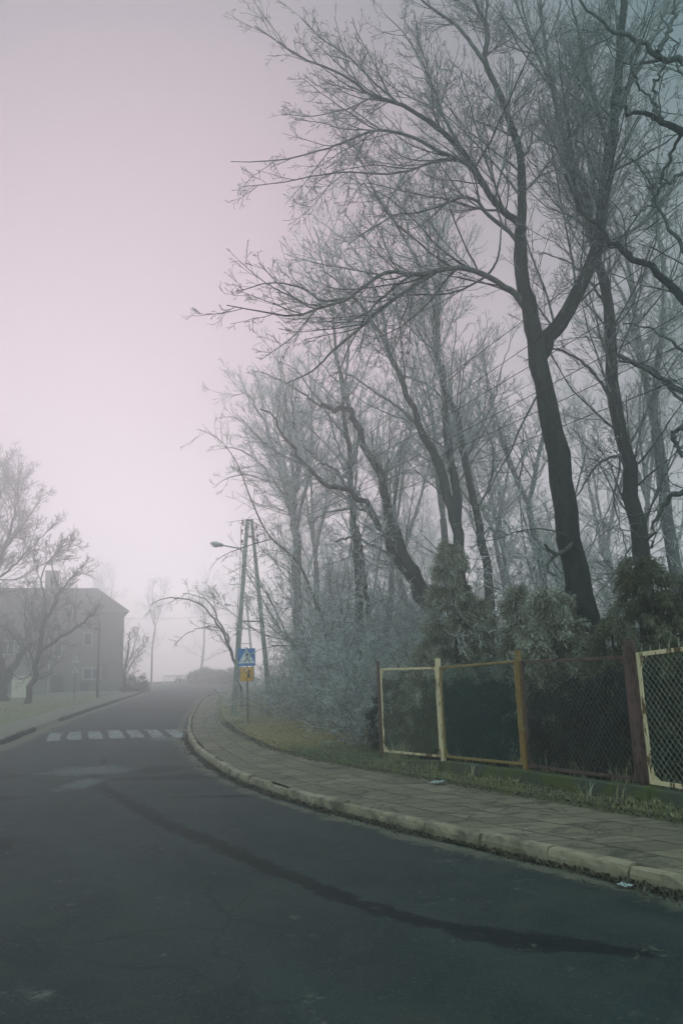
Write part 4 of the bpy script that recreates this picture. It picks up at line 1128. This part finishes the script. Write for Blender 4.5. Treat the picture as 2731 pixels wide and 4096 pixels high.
def loft(secs, name, m, par, O, k=14, smooth=True):
    mb = MB(O); rings = []
    for c, w_, h_ in secs: rings.append([mb.v(c + sdv * w_ * math.cos(6.2832 * i / k) + upv * h_ * math.sin(6.2832 * i / k)) for i in range(k)])
    for A_, B_ in zip(rings[:-1], rings[1:]):
        for i in range(k): mb.bm.faces.new([A_[i], A_[(i + 1) % k], B_[(i + 1) % k], B_[i]])
    mb.bm.faces.new(rings[0]); mb.bm.faces.new(rings[-1][::-1])
    return mb.build(name, M[m], par, smooth=smooth)
hd_ = loft([(h0 - n_ * .02, .05, .045), (h0 + ax * .05, .09, .08), (h0 + ax * .3, .16, .10), (h0 + ax * .6, .17, .11), (h0 + ax * .88, .13, .08), (h0 + ax * 1.0, .04, .03)], 'lamp_head', 'grey_metal', pole, PO)
loft([(h0 + ax * .36 - upv * .06, .03, .02), (h0 + ax * .45 - upv * .07, .13, .09), (h0 + ax * .72 - upv * .07, .13, .09), (h0 + ax * .9 - upv * .05, .04, .03)], 'lamp_cover', 'lamp_glass', hd_, PO)
MB(PO).tube([pq(566, 430), pq(558, 700), pq(556, 900), pq(544, 1000), pq(520, 1500)], .014, 6).build('cable_conduit', M['dark_metal'], pole)
t2 = Vector(at(z3(592, 1000), 71)); t1 = pq(635, 378)
p2 = copy_tree(pole); p2.location = (PO.x + t2.x - t1.x, 71, gz(PO.x + t2.x - t1.x, 71)); p2['label'] = 'farther A-shaped concrete pole with a lamp, faint in the fog'
p2.scale = (1, 1, (t2.z - p2.location.z) / (t1.z - PO.z))
# overhead lines from the pole towards the street behind the camera, and on to the farther pole
vv = [(1495, 464), (1500, 540), (1510, 610), (1500, 700), (1510, 760), (1520, 830)]
pair = {0: 0, 3: 1, 1: 2, 4: 3, 2: 4, 5: 5}
gl = 'overhead lines between the concrete poles'
def wire_line(a, b, sag, r, ext, label):
    tb = Tubes(); d = b - a
    ts = np.linspace(0, 1 + ext, 40)
    P = np.array([a + d * t for t in ts]); q = ts / (1 + ext); P[:, 2] -= sag * 4 * q * (1 - q)
    tb.add(P, np.full(len(P), r), 5)
    o = mesh_obj('overhead_line', tb.mesh('overhead_line', a), M['wire'])
    o.location = a
    return tag(o, label, 'overhead line', gl)
for i, c in enumerate(ins):
    v = vv[pair[i]]
    e = Vector(at(v, 10.5))
    wire_line(c, e, .35, .0065, .9, 'thin overhead line slanting up in front of the big forked tree to the pole')
a = Vector(at((283, 1420), 83)); b = Vector(at((540, 1408), 71))
wire_line(a, b, .25, .012, 0, 'thin line crossing the street from the brick house')

# ------------------------------------------------------------------ brick house
HY = 84.0
TH = rad(19)
hc_ = Vector(at((282, 1590), HY))
def hp(v):                                               # where the line of sight meets the house front, in the house's own unturned frame
    d_ = ray(v); nx_, ny_ = math.sin(TH), -math.cos(TH)
    t = (hc_.x * nx_ + hc_.y * ny_) / (d_[0] * nx_ + d_[1] * ny_)
    px, py = d_[0] * t - hc_.x, d_[1] * t - hc_.y
    return Vector((hc_.x + px * math.cos(TH) + py * math.sin(TH), HY, d_[2] * t + CH))
cr_ = hp((282, 1590)); hx1 = cr_.x; gzh = gz(hx1, HY)
z_e = hp((282, 1402)).z; z_r = hp((240, 1354)).z; hx0 = hx1 - 30
hz0 = hp((150, 1596)).z - .6
house = empty('brick_house', (hx1, HY, gzh), 'long two storey brick house with tiled roof and chimney, across the road', 'house', None, TH)
HO = house.location
D_ = 9.5
MB(HO).box((hx0, HY, hz0), (hx1, HY + D_, z_e)).build('wall', M['house_brick'], house)
MB(HO).box((hx0 + .002, HY - .05, hz0 - .002), (hx1 + .05, HY - .001, hp((200, 1566)).z)).build('plinth', M['render_grey'], house)
mb = MB(HO)
ov = .5; e0 = z_e - .1; rin = hp((282, 1400)).x - hp((240, 1400)).x
a, b, c, d = (hx0 - ov, HY - ov, e0), (hx1 + ov, HY - ov, e0), (hx1 + ov, HY + D_ + ov, e0), (hx0 - ov, HY + D_ + ov, e0)
zr2 = z_r + (z_r - CH) * .07
r0_, r1_ = (hx0, HY + D_ / 2, zr2), (hx1 - rin - .8, HY + D_ / 2, zr2)
up_ = Vector((0, 0, .14))
pa, pb, pc, pd, pr0, pr1 = [mb.v(q) for q in (a, b, c, d, r0_, r1_)]
for f in ((pa, pb, pr1, pr0), (pb, pc, pr1), (pc, pd, pr0, pr1), (pd, pa, pr0), (pd, pc, pb, pa)): mb.bm.faces.new(f)
roof = mb.build('roof', M['roof_tiles'], house)
MB(HO).box((hx0 - ov, HY - ov - .12, e0 - .1), (hx1 + ov, HY - ov + .002, e0 + .03)).build('gutter', M['grey_metal'], roof)
def zv(a_, b_): return (a_ * .2929, 1033.5 + b_ * .2929)           # close-up measurements of the house front
def hq(a_, b_): return hp(zv(a_, b_))
c0 = hq(345, 1090); c1 = hq(465, 965)
mb = MB(HO); mb.box((c0.x, HY + 3.6, c0.z - 1.5), (c1.x, HY + 4.6, c1.z + .6)); mb.box((c0.x - .08, HY + 3.52, c1.z + .6), (c1.x + .08, HY + 4.68, c1.z + .75))
ch = mb.build('chimney', M['house_brick'], roof)
def window(x0, z0, x1, z1, nx=2, m='glass'):
    f = MB(HO); t = .09; y0 = HY - .035
    f.box((x0 - t, y0, z1), (x1 + t, HY - .001, z1 + t)); f.box((x0 - t, y0, z0 - t), (x1 + t, HY - .001, z0))
    xs = np.linspace(x0, x1, nx + 1)
    for i, x in enumerate(xs):
        if i == 0: f.box((x - t, y0, z0), (x, HY - .001, z1))
        elif i == nx: f.box((x, y0, z0), (x + t, HY - .001, z1))
        else: f.box((x - t * .5, y0, z0), (x + t * .5, HY - .001, z1))
    wf = f.build('window', M['white_frame'], house)
    g = MB(HO)
    for i in range(nx):
        l = xs[i] + (t * .5 if i else 0); r = xs[i + 1] - (t * .5 if i < nx - 1 else 0)
        g.box((l + .001, HY - .02, z0 + .001), (r - .001, HY - .003, z1 - .001))
    g.build('pane', M['glass'], wf)
    MB(HO).box((x0 - .2, HY - .16, z0 - t - .07), (x1 + .2, HY - .002, z0 - t - .002)).build('sill', M['render_grey'], wf)
def win(a0, b0, a1, b1, nx=2):
    p = hq(a0, b1); q = hq(a1, b0); window(p.x, p.z, q.x, q.z, nx)
win(428, 1522, 485, 1615, 1); win(662, 1440, 720, 1530, 1); win(657, 1712, 790, 1795, 2)
win(150, 1510, 210, 1610, 1); win(20, 1500, 110, 1600, 2); win(-180, 1500, -90, 1600, 2); win(20, 1720, 90, 1800, 2)
p = hq(402, 1915); q = hq(502, 1768)
dr_ = MB(HO).box((p.x, HY - .055, p.z - .1), (q.x, HY - .002, q.z)).build('door', M['door_wood'], house)
MB(HO).box((p.x + .1, HY - .1, (p.z + q.z) / 2), (p.x + .14, HY - .056, (p.z + q.z) / 2 + .14)).build('handle', M['grey_metal'], dr_)
MB(HO).box((p.x - .3, HY - .5, q.z + .12), (q.x + .3, HY - .002, q.z + .3)).build('door_canopy', M['render_grey'], house)
p = hq(632, 1895); q = hq(702, 1822)
MB(HO).box((p.x, HY - .06, p.z), (q.x, HY - .052, q.z)).build('basement_window', M['glass'], house)
p = hq(802, 1800); q = hq(850, 1655)
MB(HO).box((p.x, HY - .045, p.z), (q.x, HY - .002, q.z)).build('brick_panel', M['red_brick'], house)
p = hq(378, 1900)
MB(HO).cyl((p.x, HY - .12, p.z), (p.x, HY - .12, hq(378, 1660).z), .06, k=8).build('drainpipe', M['white_frame'], house)

# ------------------------------------------------------------------ things on the left verge
p = Vector(on_ground((45, 1611), 66)); q0 = at((24, 1610), 66); q1 = at((65, 1553), 66)
wv = float(q1[0] - q0[0]); hv = float(q1[2]) - p.z
cb = empty('utility_cabinet', p, 'pale cream metal cabinet standing beside the thick trunk at the left edge', 'utility cabinet')
MB(p).box((p.x - wv / 2, p.y, p.z - .1), (p.x + wv / 2, p.y + .6, p.z + hv)).build('body', M['cabinet_white'], cb, .01)
MB(p).box((p.x - wv / 2 - .05, p.y - .05, p.z + hv + .002), (p.x + wv / 2 + .05, p.y + .65, p.z + hv + .09)).build('lid', M['white_frame'], cb, .01)
for e in (-1, 1):
    dd = MB(p).box((p.x + (.012 if e > 0 else -wv / 2 + .05), p.y - .025, p.z + .1), (p.x + (wv / 2 - .05 if e > 0 else -.012), p.y - .002, p.z + hv - .08)).build('door', M['cabinet_white'], cb, .005)
    MB(p).box((p.x + e * .08 - .02, p.y - .05, p.z + hv * .5), (p.x + e * .08 + .02, p.y - .026, p.z + hv * .5 + .12)).build('handle', M['dark_metal'], dd)

YW = 58.0
p = Vector(on_ground((171, 1618), YW))
ws = empty('warning_sign', p, 'two grey backed triangular warning signs on one thin pole, left verge', 'road sign')
zt_ = float(at(zv(588, 1590), YW)[2])
MB(p).cyl((p.x, p.y, p.z - .2), (p.x, p.y, zt_), .035, k=10).build('pole', M['galvanised'], ws)
for (a_, b_, a2, b2) in ((588, 1592, 551, 1672), (583, 1682, 549, 1750)):
    ap = Vector(at(zv(a_, b_), YW)); lo = Vector(at(zv(a2, b2), YW)); hw = (ap.x - lo.x)
    mb = MB(p)
    mb.prism([(p.x, p.y - .045, ap.z), (p.x + hw, p.y - .045, lo.z), (p.x - hw, p.y - .045, lo.z)], (0, .008, 0))
    tr_ = mb.build('triangle_plate', M['sign_back'], ws)
    MB(p).box((p.x - hw * .35, p.y - .06, lo.z + (ap.z - lo.z) * .3), (p.x + hw * .35, p.y - .047, lo.z + (ap.z - lo.z) * .36)).build('bracket', M['dark_metal'], tr_)
YL = 64.0
p = Vector(on_ground((224, 1612), YL)); zt_ = float(at(zv(772, 1350), YL)[2])
lp = empty('street_lamp', p, 'slim dark street lamp post on the left verge in front of the house', 'street lamp')
MB(p).cyl((p.x, p.y, p.z - .2), (p.x, p.y, p.z + 2.6), .11, .10, 12).build('pole_base', M['dark_metal'], lp, smooth=True)
MB(p).cyl((p.x, p.y, p.z + 2.6), (p.x, p.y, zt_), .065, .05, 12).build('pole', M['dark_metal'], lp, smooth=True)
MB(p).tube([(p.x, p.y, zt_ - .02), (p.x - .15, p.y, zt_ + .25), (p.x - .5, p.y, zt_ + .36)], .035, 8).build('arm', M['dark_metal'], lp)
MB(p).bar((p.x - .45, p.y, zt_ + .36), (p.x - 1.0, p.y, zt_ + .42), .2, .12, (0, 1, 0), .12, .07).build('lamp_head', M['grey_metal'], lp, .03)
# far railing and hedge at the bend
YR = 108.0
p = Vector(on_ground((402, 1562), YR))
rl = empty('railing', p, 'low pale railing across the far end of the road, faint in fog', 'railing')
x0 = float(at((378, 1560), YR)[0]); x1 = float(at((428, 1560), YR)[0])
mb = MB(p)
for x in np.linspace(x0, x1, 6): mb.box((x - .05, p.y - .05, p.z - .2), (x + .05, p.y + .05, p.z + 1.15))
mb.build('upright', M['cabinet_white'], rl)
MB(p).box((x0 - .1, p.y - .11, p.z + .95), (x1 + .1, p.y - .052, p.z + 1.12)).build('rail', M['cabinet_white'], rl)
for (vx, Y, rr, h, lb) in ((312, 80, 1.1, 1.5, 'low round bush on the left verge beyond the brick house'), (480, 112, 4.0, 1.7, 'wide dark bush at the far bend, right of the pale railing'), (540, 104, 2.6, 1.9, 'bush at the far bend just left of the concrete poles')):
    x, y, z = on_ground((vx, 1570), Y)
    conifer('evergreen_bush', x, y, [(0, 0, 0, h, rr, .45)], lb, int(400 + vx), 16, 40, .22, 1.0, .2, 'hedge')

# ------------------------------------------------------------------ litter
def paper(v, Y, s, seed, label, on):
    rng = random.Random(seed)
    q = at(v, Y); x, y = float(q[0]), float(q[1])
    bm = bmesh.new(); n = 7
    vs = [[bm.verts.new(((i / n - .5) * s * (1 + .1 * rng.random()), (j / n - .5) * s * .7, .012 + rng.random() * s * .16 + .1 * s * abs(i / n - .5))) for j in range(n + 1)] for i in range(n + 1)]
    for i in range(n):
        for j in range(n): bm.faces.new([vs[i][j], vs[i + 1][j], vs[i + 1][j + 1], vs[i][j + 1]])
    bmesh.ops.solidify(bm, geom=bm.faces[:], thickness=.003)
    me = bpy.data.meshes.new('crumpled_paper'); bm.to_mesh(me); bm.free()
    o = mesh_obj('crumpled_paper', me, M['paper']); o.location = (x, y, on(x, y)); o.rotation_euler = (0, 0, rng.uniform(0, 6))
    return tag(o, label, 'litter')
paper((1003, 1805), 13.55, .22, 1, 'flattened white paper scrap on the pavement near the grass strip', lambda x, y: float(prof(y)) + .12)
paper((1432, 1993), 7.55, .12, 2, 'small crumpled white wrapper in the gutter under the kerb', lambda x, y: road_z(x, y) + .01)

# ------------------------------------------------------------------ grass, weeds and gutter leaves
def blade_mesh(name, X, Y, Z, H, lean, wid, dry, frost, seed, flat=False):
    rng = np.random.default_rng(seed); N = len(X)
    a = rng.uniform(0, 6.2832, N); b = rng.uniform(0, 6.2832, N)
    S = np.stack([X, Y, Z], 1); sd = np.stack([np.cos(a), np.sin(a), np.zeros(N)], 1) * wid[:, None]
    ln = np.stack([np.cos(b), np.sin(b), np.zeros(N)], 1) * (lean * H)[:, None]
    M1 = S + ln * .35 + np.array([0, 0, 1]) * (H * .6)[:, None]; E = S + ln + np.array([0, 0, 1]) * (H * (1 - .35 * lean))[:, None]
    V = np.stack([S - sd, S + sd, M1 + sd * .7, M1 - sd * .7, E], 1).reshape(-1, 3)
    i = np.arange(N)[:, None] * 5
    F = np.concatenate([i + np.array([[0, 1, 2]]), i + np.array([[0, 2, 3]]), i + np.array([[3, 2, 4]])])
    rp = lambda q: np.repeat(q, 5)
    return np_mesh(name, V, F, {'rnd': rp(rng.random(N)), 'dry': rp(dry), 'frost': rp(frost) * np.tile([.4, .4, .8, .8, 1.2], N)})

def grass_right():
    rng = np.random.default_rng(61); N = 150000
    Y = np.where(rng.random(N) < .5, 7 + 40 * rng.random(N) ** 1.6, 17 + 12 * rng.random(N))
    d = -.06 + rng.random(N) ** 1.5 * 3.6
    X = IN(Y) + d
    # thin cover between pavement and fence, thicker on the bank beyond the fence
    cl = .5 + .5 * np.sin(X * 2.1 + np.sin(Y * 1.7)) * np.sin(Y * 1.9 + np.sin(X * 2.3))
    keep = rng.random(N) < np.where(Y < 17.5, np.where(d < .75, .5 + .5 * cl, .12), .55 + .45 * cl)
    X, Y, d, cl = X[keep], Y[keep], d[keep], cl[keep]; N = len(X)
    H = rng.uniform(.03, .10, N) * (1 + .8 * cl) * np.where(d < .12, .6, 1) * np.where(Y > 20, 1.25, 1)
    dry = np.clip(rng.normal(.32, .25, N) + .55 * sstep(18.5, 23, Y) - .35 * np.exp(-((Y - 18.5) / 2.2) ** 2), 0, 1)
    fr = np.clip(rng.normal(.10, .12, N) + .3 * sstep(22, 34, Y) + .2 * (rng.random(N) < .15), 0, .8)
    me = blade_mesh('grass', X, Y, ground_z(X, Y) - .01, H, rng.uniform(.2, 1.1, N), rng.uniform(.003, .006, N) * np.where(Y > 20, 1.7, 1), dry, fr, 62)
    tag(mesh_obj('grass', me, M['grass']), kind='stuff')
grass_right()
def grass_left():
    rng = np.random.default_rng(65); N = 70000
    Y = 26 + 44 * rng.random(N); d = 1.9 + 9 * rng.random(N) ** 1.2
    X = LE(Y) - d
    H = rng.uniform(.05, .14, N)
    me = blade_mesh('grass', X, Y, ground_z(X, Y) - .01, H, rng.uniform(.3, 1.1, N), rng.uniform(.008, .014, N), np.clip(rng.normal(.5, .25, N), 0, 1), np.clip(rng.normal(.35, .25, N), 0, 1), 66)
    tag(mesh_obj('grass', me, M['grass']), kind='stuff')
grass_left()
def weeds():
    rng = np.random.default_rng(71); X = []; Y = []; H = []
    for i in range(46):
        k = rng.uniform(-.9, 2.9); x, y = fence_xy(k); off = rng.uniform(.12, .34) if rng.random() < .45 else -rng.uniform(.15, .5)
        cx, cy = x + nrm.x * off, y + nrm.y * off; big = rng.uniform(.5, 1.5) * (1 if off > 0 else 1.9)
        m_ = rng.integers(14, 38)
        X += list(cx + rng.normal(0, .05 * big, m_)); Y += list(cy + rng.normal(0, .05 * big, m_)); H += list(rng.uniform(.10, .26, m_) * big)
    X = np.array(X); Y = np.array(Y); H = np.array(H); N = len(X)
    me = blade_mesh('weeds', X, Y, ground_z(X, Y) - .01, H, rng.uniform(.15, .9, N), rng.uniform(.003, .006, N), np.clip(rng.normal(.4, .3, N), 0, 1), np.clip(rng.normal(.35, .3, N), 0, 1), 72)
    tag(mesh_obj('weeds', me, M['grass']), kind='stuff')
weeds()
def gutter():
    rng = np.random.default_rng(75); N = 9000
    Y = 6.5 + 22 * rng.random(N) ** 1.3
    cl = .5 + .5 * np.sin(Y * 2.7 + 1) * np.sin(Y * 1.1)
    keep = rng.random(N) < .15 + .85 * cl; Y = Y[keep]; cl = cl[keep]; N = len(Y)
    X = KR(Y) - np.abs(rng.normal(0, .09, N)) * (.5 + cl) - .0
    Z = np.array([road_z(a, b) for a, b in zip(X, Y)]) + rng.uniform(.0, .03, N)
    me = blade_mesh('fallen_leaves', X, Y, Z, rng.uniform(.015, .06, N), rng.uniform(.6, 2.2, N), rng.uniform(.006, .016, N), rng.random(N), np.clip(rng.normal(.1, .15, N), 0, 1), 76)
    tag(mesh_obj('fallen_leaves', me, M['dead_leaves']), kind='stuff')
gutter()
def bank_leaves():
    rng = np.random.default_rng(79); N = 5200
    Y = 8 + 24 * rng.random(N) ** .9; d = -.35 + np.abs(rng.normal(0, 1.0, N))
    X = IN(Y) + d
    Z = np.where(d > 0, ground_z(X, Y) + rng.uniform(.01, .07, N), prof(Y) + .115)
    me = blade_mesh('fallen_leaves', X, Y, Z, rng.uniform(.012, .05, N), rng.uniform(.8, 2.4, N), rng.uniform(.008, .022, N), rng.random(N), np.clip(rng.normal(.15, .2, N), 0, 1), 80)
    tag(mesh_obj('fallen_leaves', me, M['dead_leaves']), kind='stuff')
bank_leaves()


# ------------------------------------------------------------------ air, sky and light
SUN_AZ, SUN_EL = rad(-14), rad(14)        # azimuth from +Y towards +X
sun_dir = Vector((math.sin(SUN_AZ) * math.cos(SUN_EL), math.cos(SUN_AZ) * math.cos(SUN_EL), math.sin(SUN_EL)))

glow_dir = Vector((math.sin(rad(-12)) * math.cos(rad(21)), math.cos(rad(-12)) * math.cos(rad(21)), math.sin(rad(21))))

def haze():
    mb = MB(); mb.box((-134, -66, -1.3), (134, 196, 24.5))
    m, nt, out = new_mat('foggy_air'); nb = NB(nt)
    v = nb.n('ShaderNodeVolumePrincipled', {'Color': (.915, .945, .955, 1), 'Density': HAZE_DENSITY, 'Anisotropy': .82})
    nt.links.new(v.outputs[0], out.inputs['Volume'])
    tag(mb.build('haze', m), kind='stuff')
HAZE_DENSITY = .0102
haze()

w = bpy.data.worlds.new("World")
SC.world = w
w.use_nodes = True
nt = w.node_tree; nt.nodes.clear(); nb = NB(nt)
wo = nt.nodes.new('ShaderNodeOutputWorld')
sky = nb.n('ShaderNodeTexSky', sky_type='NISHITA', sun_disc=False, sun_elevation=SUN_EL, sun_rotation=SUN_AZ, air_density=1.0, dust_density=0.0, ozone_density=1.0)
hs = nb.n('ShaderNodeHueSaturation', {'Saturation': .25, 'Color': sky.outputs[0]})
bg1 = nb.n('ShaderNodeBackground', {'Color': hs.outputs[0], 'Strength': .03})
dirn = nb.n('ShaderNodeNewGeometry').outputs['Incoming']
dt = nb.n('ShaderNodeVectorMath', {0: dirn, 1: tuple(-glow_dir)}, operation='DOT_PRODUCT').outputs['Value']
glow = nb.ramp(dt, .76, 1.0)
up = nb.math('MULTIPLY', nb.n('ShaderNodeSeparateXYZ', {0: dirn}).outputs[2], -1.0)
cc = nb.mix(glow, (.06, .14, .145), (.335, .215, .26))
cc = nb.mix(nb.ramp(up, .74, .97), cc, (.62, 1.25, 1.3))
back = nb.n('ShaderNodeSeparateXYZ', {0: dirn}).outputs[1]
cc = nb.mix(nb.ramp(back, .05, .8), cc, (.92, 1.32, 1.34))
bg2 = nb.n('ShaderNodeBackground', {'Color': cc, 'Strength': 1.0})
ad = nt.nodes.new('ShaderNodeAddShader')
nt.links.new(bg1.outputs[0], ad.inputs[0]); nt.links.new(bg2.outputs[0], ad.inputs[1]); nt.links.new(ad.outputs[0], wo.inputs[0])

sl = bpy.data.lights.new("sun", 'SUN')
sl.energy = 1.65; sl.angle = rad(68); sl.color = (1.0, .855, .885)
so = bpy.data.objects.new("sun", sl); COL.objects.link(so)
so.rotation_euler = sun_dir.to_track_quat('Z', 'Y').to_euler()

SC.render.engine = 'CYCLES'
cy = SC.cycles
cy.use_denoising = True
cy.max_bounces = 6; cy.diffuse_bounces = 2; cy.glossy_bounces = 2; cy.transmission_bounces = 2; cy.volume_bounces = 2; cy.transparent_max_bounces = 4
cy.use_adaptive_sampling = True
SC.view_settings.view_transform = 'Standard'
SC.view_settings.look = 'None'
SC.view_settings.exposure = 0.0
SC.view_settings.gamma = 1.0
SC.view_settings.use_curve_mapping = False
